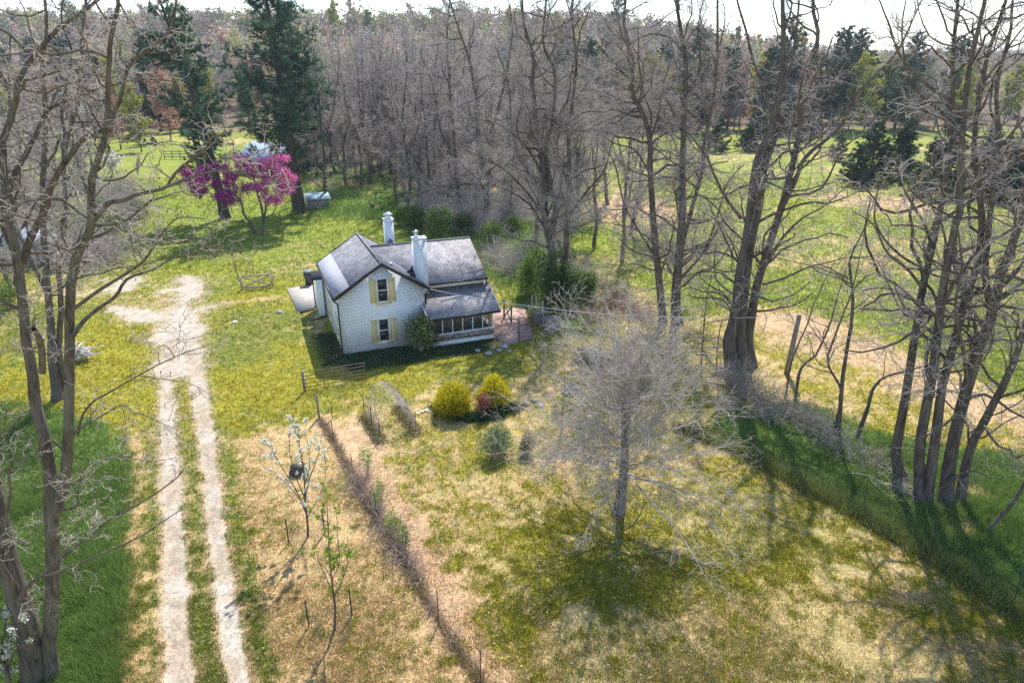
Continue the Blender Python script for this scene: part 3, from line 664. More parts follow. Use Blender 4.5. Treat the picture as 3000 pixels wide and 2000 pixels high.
FINE = over(BIG, l2=dict(per_m=2.5), l3=dict(per_m=3.6, rmin=.0065), l4=dict(per_m=4.0, rmin=.005))
DENSE = over(BIG, l1=dict(per_m=1.8, t0=.14), l2=dict(per_m=3.6), l3=dict(per_m=6.0), l4=dict(per_m=6.0, rmin=.0065))
def grow(stems, rng, spec, K=26, noise=.03):
    """stems: list of (points, r0, r1) -> stem arrays plus list of (P,R,S) branch levels"""
    SP_, SR = [], []
    for pts, r0, r1 in stems:
        c = catmull(pts, K); Ls = np.linalg.norm(np.diff(c, axis=0), axis=1).sum()
        w = np.cumsum(rng.normal(size=(K, 3)), 0); w -= np.linspace(0, 1, K)[:, None] * w[-1]
        c = c + w * noise * Ls / K ** .5 * np.array([.25, 1.2, .1])
        SP_.append(c); SR.append(r0 + (r1 - r0) * np.linspace(0, 1, K) ** .8)
    P0, R0 = np.stack(SP_), np.stack(SR)
    lv = []
    P1, R1 = spawn(P0, R0, rng, **spec['l1']); lv.append((P1, R1, 6))
    P2a, R2a = spawn(P1, R1, rng, **spec['l2'])
    s2 = dict(spec['l2']); s2.update(per_m=s2['per_m'] * .35, t0=.45, ratio=.10)
    P2b, R2b = spawn(P0, R0, rng, **s2)
    P2, R2 = np.concatenate([P2a, P2b]), np.concatenate([R2a, R2b]); lv.append((P2, R2, 4))
    P3, R3 = spawn(P2, R2, rng, **spec['l3']); 
    s3 = dict(spec['l3']); s3.update(per_m=s3['per_m'] * .4, ratio=.15)
    P3b, R3b = spawn(P1, R1, rng, **s3); P3, R3 = np.concatenate([P3, P3b]), np.concatenate([R3, R3b]); lv.append((P3, R3, 3))
    if 'l4' in spec:
        P4, R4 = spawn(P3, R3, rng, **spec['l4']); lv.append((P4, R4, 3))
    return P0, R0, lv
def flare(R, K0=3, amt=.5):
    R = R.copy(); n = R.shape[1]; R *= 1 + amt * np.exp(-np.arange(n) / 1.1)[None]; return R
M_BARK = bark_mat('bark grey brown', (.05, .04, .033), (.165, .14, .115))
M_BARK_L = bark_mat('bark of the foreground tree', (.042, .033, .027), (.17, .14, .11), 9.0, (.22, .215, .165))
M_TWIG = mottled('twigs', [(.3, (.24, .20, .175)), (.55, (.42, .365, .33)), (.75, (.56, .50, .46))], 1.3, .85, 0)
M_TWIG_R = mottled('twigs reddish', [(.3, (.29, .24, .215)), (.55, (.48, .415, .38)), (.75, (.62, .55, .51))], .9, .85, 0)
M_TWIG_F = mottled('twigs pale', [(.3, (.26, .215, .18)), (.55, (.44, .375, .32)), (.78, (.60, .53, .47))], 2.2, .85, 0)
M_SILVER = mottled('silver twigs', [(.3, (.25, .21, .18)), (.5, (.42, .37, .325)), (.75, (.60, .54, .49))], 1.6, .8, 0)
M_SBARK = bark_mat('bark silver', (.10, .085, .07), (.24, .21, .18), 7)
M_LEAF = foliage_mat('leaves', .35, .2)
M_FLOWER = foliage_mat('flowers', .3, 0)
M_POD = mottled('seed pods', [(.3, (.08, .05, .04)), (.7, (.17, .11, .085))], 3, .8, 0)
def crown(lv, bark, twig, root, base, pods=0, rng=None):
    vs, fs, n = [], [], 0
    for P, R, S in lv: v, f = tubes(P, R, S); vs.append(v); fs.append(f + n); n += len(v)
    nq = sum(len(f) for f in fs); fl_ = [np.concatenate(fs)]
    if pods:   # dry seed pods hang from the twig tips
        P = lv[-1][0]; i = rng.choice(len(P), min(pods, len(P)), False); c = P[i, -1] - np.array([0, 0, .005]); k = len(c)
        v, f = blades(c, unit(rng.normal(size=(k, 3)) * .4 - np.array([0, 0, 1.0])), rng.uniform(.06, .11, k), rng.uniform(.02, .04, k)); vs.append(v); fl_.append(f + n)
    me = raw_mesh('crown', np.concatenate(vs) - np.asarray(base, float), fl_, True)
    for m in (bark, twig, M_POD): me.materials.append(m)
    mi = np.full(len(me.polygons), 2, np.int32); mi[:nq] = 1; mi[:len(fs[0])] = 0; me.polygons.foreach_set('material_index', mi)
    return link('crown', me, None, root)
def bare_tree(name, label, cat, base, stems, seed, spec=BIG, group=None, bark=M_BARK, twig=M_TWIG, noise=.03, pods=0, extra_limbs=(), leaf=None, fl=.5):
    rng = np.random.default_rng(seed); base = np.asarray(base, float)
    P0, R0, lv = grow(stems, rng, spec, noise=noise)
    root = thing(name, label, cat, base, 0, group)
    rr = R0.copy()
    on_ground = P0[:, 0, 2] < .4; rr[on_ground] = flare(R0, 3, fl)[on_ground]
    a = Acc(); v, f = tubes(P0, rr, 12); a.add(v, f); a.build('trunk', bark, root, True, base)
    crown(lv, bark, twig, root, base, pods, rng)
    P, R, S = lv[-1]
    if leaf:   # (count, size, palette, part name)
        cnt, size, pal, pn, m = leaf; k = rng.integers(0, P.shape[1], cnt); i = rng.integers(0, len(P), cnt)
        c = P[i, k] + rng.normal(size=(cnt, 3)) * size * .8; a = Acc(); v, f = leaves(c, size * rng.uniform(.6, 1.3, cnt)); a.add(v, f, np.repeat(pick(pal, cnt, .18, rng), 4, 0)); a.build(pn, m, root, False, base)
    return root
def trace(px, Y, dY=0.0):
    n = len(px); return [P3(u, v, Y + dY * i / max(n - 1, 1)) for i, (u, v) in enumerate(px)]
# ---- foreground tree at the left edge (many stems)
YB = G(152, 1985)[1]
def gbase(u, v): p = G(u, v); p[2] = -.15; return p
F1 = [
 ([gbase(152, 1990)] + trace([(146, 1890), (152, 1800), (156, 1700), (153, 1600), (150, 1500)], YB), 0.212, 0.173),
 (trace([(150, 1520), (150, 1400), (143, 1334), (126, 1260), (111, 1199), (104, 1140), (101, 1092), (92, 1030), (81, 986), (70, 858), (57, 760), (38, 669), (27, 621), (25, 573), (19, 509), (12, 430), (26, 383), (55, 306), (51, 264), (81, 196), (115, 149), (170, 85), (221, 51), (300, -10), (360, -90)], YB, 1.2), 0.181, 0.029),
 (trace([(160, 1510), (180, 1430), (190, 1380), (196, 1334), (200, 1177), (202, 1050), (203, 943), (206, 837), (221, 752), (246, 701), (265, 669), (266, 621), (268, 541), (271, 509), (287, 478), (300, 436), (309, 391), (315, 298), (319, 170), (323, 85), (345, 34), (335, -60), (350, -160)], YB, -1.0), 0.156, 0.029),
 (trace([(66, 770), (80, 720), (99, 678), (128, 621), (143, 567), (166, 519), (191, 477), (217, 446), (239, 414), (265, 398), (319, 372), (360, 280), (372, 213), (408, 166), (468, 123), (506, 72), (520, -20)], YB + 1, -1.5), 0.099, 0.020),
 (trace([(30, 640), (28, 560), (54, 493), (73, 462), (96, 414), (110, 391), (124, 353), (140, 323), (204, 293), (264, 268), (330, 250), (420, 232), (520, 240)], YB + .9, 2), 0.081, 0.017),
 (trace([(57, 760), (30, 720), (5, 640), (-10, 540), (0, 440), (30, 330), (20, 250), (-30, 150), (-60, 40)], YB + 1, 1.5), 0.087, 0.023),
 (trace([(190, 477), (186, 430), (190, 395), (180, 330), (195, 250), (210, 150), (180, 60), (190, -40)], YB + .3, 1.5), 0.056, 0.017),
 (trace([(265, 655), (300, 615), (322, 593), (367, 586), (399, 570), (446, 560), (488, 548), (512, 510), (564, 465), (602, 435), (618, 405), (660, 395)], YB - .3, -2.2), 0.065, 0.017),
 (trace([(488, 548), (560, 520), (640, 500), (720, 508), (790, 495), (840, 505)], YB - 1.8, -.6), 0.031, 0.009),
 (trace([(255, 701), (303, 685), (338, 666), (383, 682), (446, 704), (478, 697), (520, 712), (580, 690)], YB - .3, 1.2), 0.046, 0.012),
 (trace([(210, 990), (247, 939), (298, 897), (340, 867), (374, 816), (447, 790), (505, 757), (560, 745), (640, 720), (690, 738)], YB - .4, 2.2), 0.062, 0.012),
 (trace([(215, 905), (298, 846), (374, 799), (425, 761), (455, 714), (470, 690), (520, 640), (600, 640)], YB - .4, -1.4), 0.046, 0.010),
 (trace([(228, 1275), (240, 1220), (272, 1177), (323, 1148), (404, 1101), (485, 1058), (553, 1029), (605, 1014)], YB - .6, -2.0), 0.034, 0.007),
 (trace([(404, 1101), (480, 1110), (560, 1125), (620, 1160)], YB - 1.6, -.4), 0.013, 0.005),
 (trace([(195, 1330), (213, 1271), (255, 1245), (349, 1190), (390, 1205), (442, 1224), (520, 1260)], YB - .5, -1.8), 0.031, 0.005),
 (trace([(165, 1500), (205, 1490), (224, 1480), (226, 1450), (238, 1388), (281, 1350), (374, 1341), (450, 1350), (520, 1340)], YB - .3, -1.6), 0.031, 0.005),
 (trace([(165, 1500), (205, 1487), (251, 1471)], YB - .3, -.6), 0.046, 0.026),
 (trace([(124, 1090), (122, 1020), (112, 985), (97, 962)], YB - .2, -.6), 0.087, 0.063),
 (trace([(196, 1334), (150, 1290), (100, 1330), (40, 1370), (-40, 1400)], YB - .2, -1.4), 0.031, 0.009),
 (trace([(104, 1190), (60, 1220), (10, 1290), (-60, 1310)], YB + .3, -1.2), 0.031, 0.009),
 (trace([(40, 680), (-20, 640), (-90, 560)], YB + 1, .5), 0.062, 0.023)]
SPEC_F = over(BIG, l1=dict(per_m=1.9, t0=.3, lmax=3.6, ratio=.22, wig=.34, zig=.2, r_of_len=.014, ang=(35, 80)), l2=dict(per_m=3.0, wig=.36, zig=.25, lmax=2.0, rmin=.009, r_of_len=.012), l3=dict(per_m=4.4, wig=.4, zig=.25, lmax=.9, rmin=.0065, r_of_len=.011), l4=dict(per_m=4.6, wig=.4, rmin=.005, lmax=.4))
bare_tree('bare_tree', 'large bare forked tree with furrowed grey bark rising beside the driveway in the left foreground', 'tree', G(152, 1985), F1, 101, SPEC_F, None, M_BARK_L, M_TWIG_F, .006, 1500)
p = G(60, 2000); YL = p[1]
F2 = [([gbase(110, 1985)] + trace([(70, 1830), (30, 1700), (0, 1590), (-30, 1450), (-50, 1250), (-60, 1000), (-90, 700), (-100, 300)], YL, .5), .35, .18),
      (trace([(57, 1760), (80, 1720), (138, 1667), (238, 1588), (323, 1520), (417, 1469), (510, 1405), (540, 1370)], YL - .6, -1.0), .06, .01),
      (trace([(62, 1740), (100, 1700), (162, 1677), (272, 1631), (408, 1571), (481, 1524), (536, 1490)], YL - .6, -.4), .05, .01),
      (trace([(5, 1590), (20, 1500), (30, 1440), (22, 1390), (40, 1340), (10, 1280), (20, 1200)], YL - .6, -.4), .05, .015),
      (trace([(40, 1720), (0, 1640), (-40, 1500)], YL - .5, -.5), .12, .05)]
bare_tree('bare_tree', 'thick leaning trunk with torn bark at the lower left corner behind white blossom', 'tree', G(110, 1985), F2, 102, over(SPEC_F, l1=dict(per_m=.5)), None, M_BARK_L, M_TWIG_F, .006, 200)
YB3 = G(168, 1165)[1]
F3 = [([gbase(170, 1168)] + trace([(160, 1080), (156, 980), (150, 900), (140, 800), (135, 700), (128, 560), (131, 440), (135, 330), (120, 200), (135, 60), (120, -60)], YB3), .25, .06),
      ([gbase(188, 1150)] + trace([(172, 1050), (172, 960), (180, 860), (175, 760), (190, 640), (180, 500), (200, 380), (240, 250), (235, 100), (260, -40)], YB3, 1), .19, .05),
      (trace([(150, 900), (110, 800), (60, 690), (40, 560), (60, 420), (20, 280), (30, 100)], YB3, 2), .14, .04)]
bare_tree('bare_tree', 'bare twin-stemmed tree standing farther back behind the foreground trunk, by the grey slat heap', 'tree', G(168, 1165), F3, 103, over(BIG, l1=dict(per_m=1.2, t0=.3)), None, M_BARK, M_TWIG_F, .015)
# ---- silver tree with drooping branches in the middle of the lawn
b = G(1812, 1500); rng = np.random.default_rng(5)
def silver():
    H_ = 8.9; base = b.copy(); base[2] = -.1
    stem = [(np.array([base + np.array([.12 * math.sin(z * .7), .1 * math.sin(z * .5), z]) for z in np.linspace(0, 5.3, 8)]), .24, .13)]
    P0, R0, _ = grow(stem, rng, BIG, noise=.01)
    lims = []; n = 78
    for k in range(n):
        f = rng.uniform(0, 1) ** .72; z = 1.75 + f * 3.5; az_ = k * 2.399 + rng.uniform(-.3, .3)
        elev = R_(4 + 70 * f ** 1.15 + rng.normal() * 8); L = (6.3 - 1.3 * f) * rng.uniform(.72, 1.08)
        d = np.array([math.cos(az_) * math.cos(elev), math.sin(az_) * math.cos(elev), math.sin(elev)]) + np.array([-.10, 0, 0])
        q = np.array([base[0] + .1, base[1], z]); pts = [q]; droop = (1 - f) * .036 + .004
        for j in range(9): d = unit(d + rng.normal(size=3) * .11 - np.array([0, 0, droop * (1 if j > 1 else .2)])); q = q + d * L / 9; pts.append(q)
        lims.append((np.array(pts), .030 + .012 * rng.uniform(), .007))
    P1 = np.stack([l[0] for l in lims]); R1 = np.stack([np.linspace(l[1], l[2], 10) for l in lims])
    P2, R2 = spawn(P1, R1, rng, per_m=4.6, t0=.12, ang=(22, 58), ratio=.40, lmin=.4, lmax=1.9, up=-.006, wig=.2, K=7, r_of_len=.009, rmin=.0075)
    P3, R3 = spawn(P2, R2, rng, per_m=4.8, t0=.1, ang=(24, 62), ratio=.5, lmin=.25, lmax=1.0, up=-.008, wig=.25, K=5, r_of_len=.009, rmin=.006)
    P4, R4 = spawn(P3, R3, rng, per_m=1.6, t0=.15, ang=(22, 62), ratio=.5, lmin=.15, lmax=.5, up=-.01, wig=.2, K=3, r_of_len=.009, rmin=.0045)
    root = thing('bare_tree', 'wide pale silver bare tree with drooping twigs standing alone on the lawn', 'tree', b)
    a = Acc(); v, f = tubes(P0, flare(R0, 3, .5), 12); a.add(v, f); a.build('trunk', M_SBARK, root, True, b)
    crown([(P1, R1, 6), (P2, R2, 4), (P3, R3, 3), (P4, R4, 3)], M_SILVER, M_SILVER, root, b)
silver()
# ---- large bare trees of the row at the right
Yc = G(2170, 1075)[1]
C_ = [([gbase(2150, 1080)] + trace([(2135, 1000), (2147, 960), (2161, 899), (2168, 812), (2190, 681), (2212, 500), (2238, 425), (2264, 361), (2285, 276), (2298, 191), (2298, 106), (2293, 0), (2300, -120)], Yc), 0.437, 0.076),
      ([gbase(2185, 1080)] + trace([(2170, 1000), (2172, 940), (2179, 877), (2197, 718), (2219, 609), (2234, 500), (2270, 400), (2290, 330)], Yc, .4), 0.386, 0.170),
      ([gbase(2205, 1075)] + trace([(2195, 1000), (2205, 930), (2219, 848), (2248, 754), (2292, 609), (2321, 500), (2344, 380), (2361, 240), (2400, 120), (2380, 0), (2420, -100)], Yc, -.6), 0.353, 0.060),
      (trace([(2290, 610), (2330, 530), (2361, 459), (2459, 374), (2510, 276), (2566, 221), (2629, 149), (2663, 85), (2700, 0)], Yc - .5, -1.5), 0.143, 0.034),
      (trace([(2290, 260), (2310, 210), (2323, 162), (2336, 64), (2345, -60)], Yc, -.8), 0.101, 0.043),
      (trace([(2264, 350), (2255, 306), (2238, 255), (2204, 170), (2187, 94), (2161, 0), (2150, -100)], Yc, 1), 0.118, 0.043),
      (trace([(2219, 652), (2277, 623), (2364, 594), (2422, 594), (2470, 580), (2520, 560), (2600, 545)], Yc, -1.5), 0.092, 0.017),
      (trace([(2234, 834), (2306, 812), (2364, 783), (2420, 770), (2490, 752), (2560, 760)], Yc - .3, -1.5), 0.084, 0.017),
      (trace([(2230, 800), (2290, 700), (2350, 640), (2420, 600), (2500, 530)], Yc - .3, .8), 0.101, 0.025),
      (trace([(2172, 640), (2130, 585), (2100, 530), (2075, 470), (2040, 420), (1985, 350), (1940, 260)], Yc, 1.0), 0.109, 0.025),
      (trace([(2165, 840), (2110, 800), (2040, 800), (1960, 830), (1900, 850)], Yc, -1.2), 0.059, 0.017),
      (trace([(2150, 900), (2110, 860), (2060, 855), (2010, 845), (1940, 905)], Yc - .2, -1.0), 0.059, 0.017)]
bare_tree('bare_tree', 'massive bare tree with three fused trunks in the row right of the lawn', 'tree', G(2170, 1075), C_, 104, FINE, None, M_BARK, M_TWIG, .010, 0, fl=.22)
Yd = G(2790, 1460)[1]
D_ = [([gbase(2700, 1475)] + trace([(2697, 1400), (2700, 1305), (2723, 1156), (2744, 1050), (2761, 922), (2783, 795), (2808, 667), (2821, 617), (2822, 500), (2829, 340), (2838, 220), (2851, 128), (2885, 0), (2900, -100)], Yd), .25, .05),
      ([gbase(2715, 1470)] + trace([(2735, 1300), (2757, 1135), (2787, 1028), (2812, 931), (2846, 837), (2872, 752), (2880, 640), (2868, 520), (2851, 425), (2872, 255), (2897, 149), (2948, 0), (2960, -100)], Yd, .7), .21, .045),
      ([gbase(2770, 1480)] + trace([(2772, 1400), (2787, 1305), (2821, 1177), (2851, 1071), (2885, 965), (2914, 880), (2936, 773), (2974, 667), (3000, 560), (3010, 430), (3050, 250), (3060, 60)], Yd, -.4), .30, .07),
      ([gbase(2810, 1480)] + trace([(2830, 1380), (2851, 1305), (2902, 1199), (2957, 1092), (2991, 1007), (3020, 900), (3060, 700), (3110, 400)], Yd, -.3), .22, .07),
      (trace([(2900, 900), (2885, 800), (2890, 700), (2905, 560), (2920, 400), (2915, 250), (2960, 100), (2970, -20)], Yd - .2, .9), .14, .04),
      (trace([(2835, 1120), (2820, 1020), (2800, 900), (2815, 780), (2800, 640)], Yd - .2, -1), .09, .03),
      (trace([(2829, 340), (2780, 290), (2720, 250), (2640, 170), (2600, 60), (2560, -40)], Yd, .8), .09, .02),
      (trace([(2868, 520), (2930, 430), (2990, 360), (3050, 300)], Yd, -.8), .08, .02),
      (trace([(2700, 840), (2660, 790), (2600, 740), (2560, 660), (2500, 620)], Yd, -.8), .07, .018),
      (trace([(2815, 1200), (2760, 1250), (2700, 1280), (2640, 1265)], Yd - .3, -.8), .06, .015),
      (trace([(2750, 1440), (2790, 1400), (2850, 1380), (2920, 1400), (3000, 1390)], Yd - .3, -.8), .05, .015)]
bare_tree('bare_tree', 'clump of tall bare leaning stems beside the wire fence at the right edge', 'tree', G(2770, 1475), D_, 105, FINE, None, M_BARK, M_TWIG, .010, 0, fl=.3)
Yd1 = G(2655, 1400)[1]
D1 = [([gbase(2650, 1405)] + trace([(2625, 1330), (2651, 1177), (2676, 1028), (2697, 901), (2719, 795), (2749, 667), (2766, 590), (2778, 510), (2800, 383), (2804, 255), (2800, 190), (2812, 0), (2815, -100)], Yd1), .22, .05),
      (trace([(2719, 800), (2690, 780), (2640, 750), (2590, 700), (2560, 640), (2570, 560), (2600, 480)], Yd1, -.9), .07, .02),
      (trace([(2712, 830), (2735, 860), (2755, 930), (2760, 935)], Yd1, -.3), .06, .05),
      (trace([(2800, 383), (2760, 330), (2690, 270), (2650, 190), (2640, 80), (2660, -40)], Yd1, .9), .08, .02),
      (trace([(2770, 560), (2700, 520), (2640, 510), (2580, 470)], Yd1, .9), .05, .015)]
bare_tree('bare_tree', 'slim single bare trunk just left of the leaning stem clump', 'tree', G(2650, 1405), D1, 106, FINE, None, M_BARK, M_TWIG, .010)
Y6 = G(1965, 950)[1]
T6 = [([gbase(1940, 950)] + trace([(1936, 877), (1922, 739), (1914, 645), (1904, 500), (1901, 402), (1877, 321), (1850, 268), (1855, 180), (1830, 90), (1840, -60)], Y6), .30, .06),
      ([gbase(1985, 950)] + trace([(1980, 892), (1987, 776), (1998, 645), (1998, 540), (2001, 402), (2008, 201), (1995, 100), (1981, 0), (1990, -80)], Y6, .6), .40, .06),
      (trace([(1985, 800), (2000, 720), (2023, 640), (2060, 500), (2062, 435), (2088, 301), (2102, 167), (2102, 0), (2110, -60)], Y6, -.5), .20, .05),
      (trace([(1990, 820), (2060, 740), (2100, 640), (2130, 540), (2180, 480)], Y6, -1), .11, .03),
      (trace([(1925, 760), (1880, 690), (1830, 600), (1800, 480), (1760, 420)], Y6, .9), .10, .025),
      (trace([(1905, 510), (1860, 440), (1800, 420), (1740, 380)], Y6, -.9), .08, .02),
      (trace([(2005, 300), (2050, 200), (2045, 80), (2070, -40)], Y6, .6), .09, .03)]
bare_tree('bare_tree', 'bare tree with two close trunks left of the massive triple trunk', 'tree', G(1965, 950), T6, 107, DENSE, None, M_BARK, M_TWIG, .010, fl=.3)
Y5 = G(1614, 882)[1]
T5 = [([gbase(1612, 885)] + trace([(1618, 765), (1606, 690), (1595, 640), (1591, 510), (1575, 400), (1557, 255), (1561, 170), (1532, 64), (1530, -60)], Y5), .42, .06),
      (trace([(1610, 720), (1630, 600), (1612, 553), (1600, 425), (1620, 340), (1625, 210), (1591, 128), (1600, 0), (1590, -80)], Y5, .9), .26, .05),
      ([gbase(1645, 870)] + trace([(1655, 760), (1663, 638), (1668, 500), (1668, 383), (1689, 191), (1676, 43), (1690, -70)], Y5 + .6, .6), .30, .05),
      (trace([(1600, 640), (1540, 560), (1480, 500), (1430, 470), (1360, 440)], Y5, -1.6), .12, .03),
      (trace([(1606, 690), (1560, 610), (1510, 570), (1450, 545), (1395, 540)], Y5, -2.2), .11, .02),
      (trace([(1594, 520), (1540, 430), (1470, 370), (1400, 350), (1330, 345)], Y5, -2.5), .11, .02),
      (trace([(1662, 640), (1720, 560), (1770, 500), (1800, 400), (1860, 330)], Y5, -1), .11, .03),
      (trace([(1595, 560), (1530, 480), (1500, 380), (1490, 250), (1450, 130)], Y5, 1.5), .13, .03)]
bare_tree('bare_tree', 'tall bare spreading tree with dark trunk behind the green shrubs right of the house', 'tree', G(1614, 882), T5, 108, DENSE, None, M_BARK, M_TWIG, .010)
Y4 = G(1352, 628)[1]
T4 = [([gbase(1352, 630)] + trace([(1345, 600), (1340, 553), (1328, 383), (1315, 213), (1310, 100), (1320, -20)], Y4), .42, .06),
      ([gbase(1430, 640)] + trace([(1425, 574), (1408, 425), (1396, 298), (1374, 170), (1336, 64), (1300, -60)], Y4 - 6), .40, .06),
      (trace([(1408, 440), (1450, 350), (1480, 230), (1500, 100), (1490, 0)], Y4 - 6, .5), .22, .05),
      (trace([(1335, 480), (1290, 380), (1270, 260), (1230, 150)], Y4, .5), .2, .05),
      (trace([(1410, 540), (1330, 540), (1250, 560), (1180, 590)], Y4 - 6, -4), .14, .03)]
bare_tree('bare_tree', 'dark-trunked bare tree directly behind the ridge of the house roof', 'tree', G(1352, 628), T4, 109, DENSE, None, M_BARK, M_TWIG_R, .012)
# small stems between the big trees, by the brush on the right
def small_stems(defs, lab, seed, g=None, spec=None, bark=M_BARK, twig=M_TWIG_F):
    st = []
    for px, r0, r1 in defs:
        Y = G(*px[0])[1]; st.append(([gbase(*px[0])] + trace(px[1:], Y, .4), r0, r1))
    return bare_tree('bare_tree', lab, 'tree', G(*defs[0][0][0]), st, seed, spec or over(BIG, l1=dict(per_m=1.3, lmax=3.0, t0=.3), l2=dict(rmin=.009), l3=dict(rmin=.007), l4=dict(rmin=.006)), g, bark, twig, .012, fl=.2)
small_stems([([(2455, 1270), (2472, 1092), (2498, 901), (2493, 800), (2493, 752), (2536, 667), (2560, 590)], .12, .02), ([(2440, 1262), (2463, 1150), (2425, 1060), (2460, 950), (2500, 840), (2530, 700)], .08, .02)], 'thin bare tree with crossing stems between the triple trunk and the fence clump', 111)
small_stems([([(2510, 1285), (2540, 1200), (2561, 1135), (2600, 1100), (2680, 1080), (2785, 1045)], .12, .03)], 'short broken bare stem leaning sharply to the right near the fence', 112)
small_stems([([(2330, 1180), (2345, 1080), (2390, 1040), (2430, 960), (2455, 870), (2480, 780)], .10, .02), ([(2300, 1170), (2320, 1060), (2370, 940), (2400, 860), (2450, 760)], .06, .02)], 'thin bare tree rising behind the leaning utility stub pole', 113)
small_stems([([(2055, 1060), (2062, 960), (2070, 880), (2085, 800)], .06, .02), ([(2100, 1062), (2105, 990), (2118, 930)], .05, .02)], 'two spindly bare saplings between the twin trunks and the triple trunk', 114)
small_stems([([(2880, 1560), (2985, 1440), (3010, 1340), (3040, 1200)], .09, .03)], 'slender bare sapling leaning at the right edge beyond the fence', 115)
small_stems([([(1645, 1270), (1648, 1200), (1655, 1120), (1650, 1040)], .045, .012)], 'little pale bare sapling just left of the silver tree', 116, None, over(BIG, l1=dict(per_m=2.5, lmax=1.6, t0=.3, ang=(20, 50), ratio=.45), l2=dict(rmin=.007, ang=(20, 45)), l3=dict(rmin=.006), l4=dict(rmin=.005)), M_SBARK, M_SILVER)
# ================================================================== CONIFERS, FLOWERING TREES, SHRUBS, WOODS
def conifer(H_, z0, prof, rng, lean=(0, 0), whorl=.85, nb=5, blade=.30, bw=.05, dens=34, pal=None, sub=3.2, upw=.12, trunk_r=.3):
    """returns local trunk mesh acc, limb acc, foliage acc (base at origin)"""
    ts = np.linspace(0, 1, 14); st = np.stack([lean[0] * ts ** 1.5, lean[1] * ts ** 1.5, H_ * ts - .1], 1)
    P0 = st[None]; R0 = (trunk_r * (1 - ts) ** .8 + .03)[None]
    tr = Acc(); v, f = tubes(P0, flare(R0, 3, .4), 10); tr.add(v, f)
    Ps, Rs = [], []; z = z0
    while z < H_ * .985:
        q = z / H_; Lw = prof((z - z0) / (H_ - z0))
        for k in range(nb):
            if rng.uniform() < .12: continue
            az_ = rng.uniform(0, 2 * math.pi); L = Lw * rng.uniform(.6, 1.15)
            el = R_(rng.uniform(-8, 18) + 38 * q ** 3); d = np.array([math.cos(az_) * math.cos(el), math.sin(az_) * math.cos(el), math.sin(el)])
            p = np.array([lean[0] * q ** 1.5, lean[1] * q ** 1.5, z + rng.uniform(-.3, .3)]); pts = [p]
            for j in range(7): d = unit(d + rng.normal(size=3) * .09 + np.array([0, 0, upw * j / 7 - .02])); p = p + d * L / 7; pts.append(p)
            Ps.append(pts); Rs.append(np.linspace(max(.02, L * .014), .01, 8))
        z += whorl * rng.uniform(.7, 1.3)
    P1, R1 = np.array(Ps), np.array(Rs)
    P2, R2 = spawn(P1, R1, rng, per_m=sub, t0=.22, ang=(35, 70), ratio=.32, lmin=.3, lmax=1.6, up=.05, wig=.12, K=5, r_of_len=.012, rmin=.008)
    lb = Acc(); v, f = tubes(P1, R1, 5); lb.add(v, f); v, f = tubes(P2, R2, 3); lb.add(v, f)
    n = int(len(P2) * dens); i = rng.integers(0, len(P2), n); k = np.minimum((rng.uniform(.15, 1, n) * 5).astype(int), 4)
    c = P2[i, k] + rng.normal(size=(n, 3)) * np.array([.10, .10, .05])
    d = unit(unit(P2[i, 4] - P2[i, 0]) * .8 + rng.normal(size=(n, 3)) * .55 + np.array([0, 0, .45]))
    pal = pal if pal is not None else [[.07, .13, .09], [.10, .17, .11], [.055, .10, .075], [.13, .20, .13]]
    tone = pick(pal, len(P2), .12, rng)[i] * (1 + .15 * rng.normal(size=(n, 1)))
    fo = Acc(); v, f = blades(c - d * blade * .3, d, blade * rng.uniform(.6, 1.3, n), bw * rng.uniform(.7, 1.3, n)); fo.add(v, f, np.repeat(tone, 3, 0))
    return tr, lb, fo
M_PBARK = bark_mat('pine bark', (.04, .03, .026), (.12, .095, .08), 7)
def put_conifer(name, label, cat, base, con, group=None):
    root = thing(name, label, cat, base, 0, group); tr, lb, fo = con
    tr.build('trunk', M_PBARK, root, True); lb.build('limbs', M_PBARK, root, True); fo.build('crown', M_LEAF, root); return root
pine_prof = lambda m: lambda t: m * (.55 + .55 * math.sin(min(1, t * 1.5 + .15) * math.pi * .62)) * (1 - .72 * max(0, t - .55) / .45)
rng = np.random.default_rng(21)
put_conifer('white_pine', 'tall dark white pine whose thick trunk stands beside the slatted animal shelter', 'tree', G(878, 622), conifer(29, 5.5, pine_prof(5.9), rng, (-1.2, 0), .85, 5, .42, .055, 50, trunk_r=.62, sub=4.4))
put_conifer('white_pine', 'tall white pine with a bare leaning lower trunk behind the magenta tree', 'tree', G(660, 640), conifer(27, 7.0, pine_prof(3.9), rng, (-4.6, 1.5), .9, 5, .42, .055, 48, trunk_r=.5, sub=4.4))
p = G(600, 520); put_conifer('spruce', 'dark narrow evergreen standing behind the magenta tree, left of the metal barn', 'tree', p, conifer(11, .8, lambda t: 3.0 * (1 - t) ** .8 + .2, rng, (0, 0), .5, 7, .3, .06, 34, [[.02, .05, .035], [.03, .065, .045]], trunk_r=.2))
small_stems([([(860, 606), (852, 560), (846, 500), (840, 380)], .22, .1)], 'slim bare trunk just behind the thick pine trunk', 131, None, over(BIG, l1=dict(per_m=.6)))
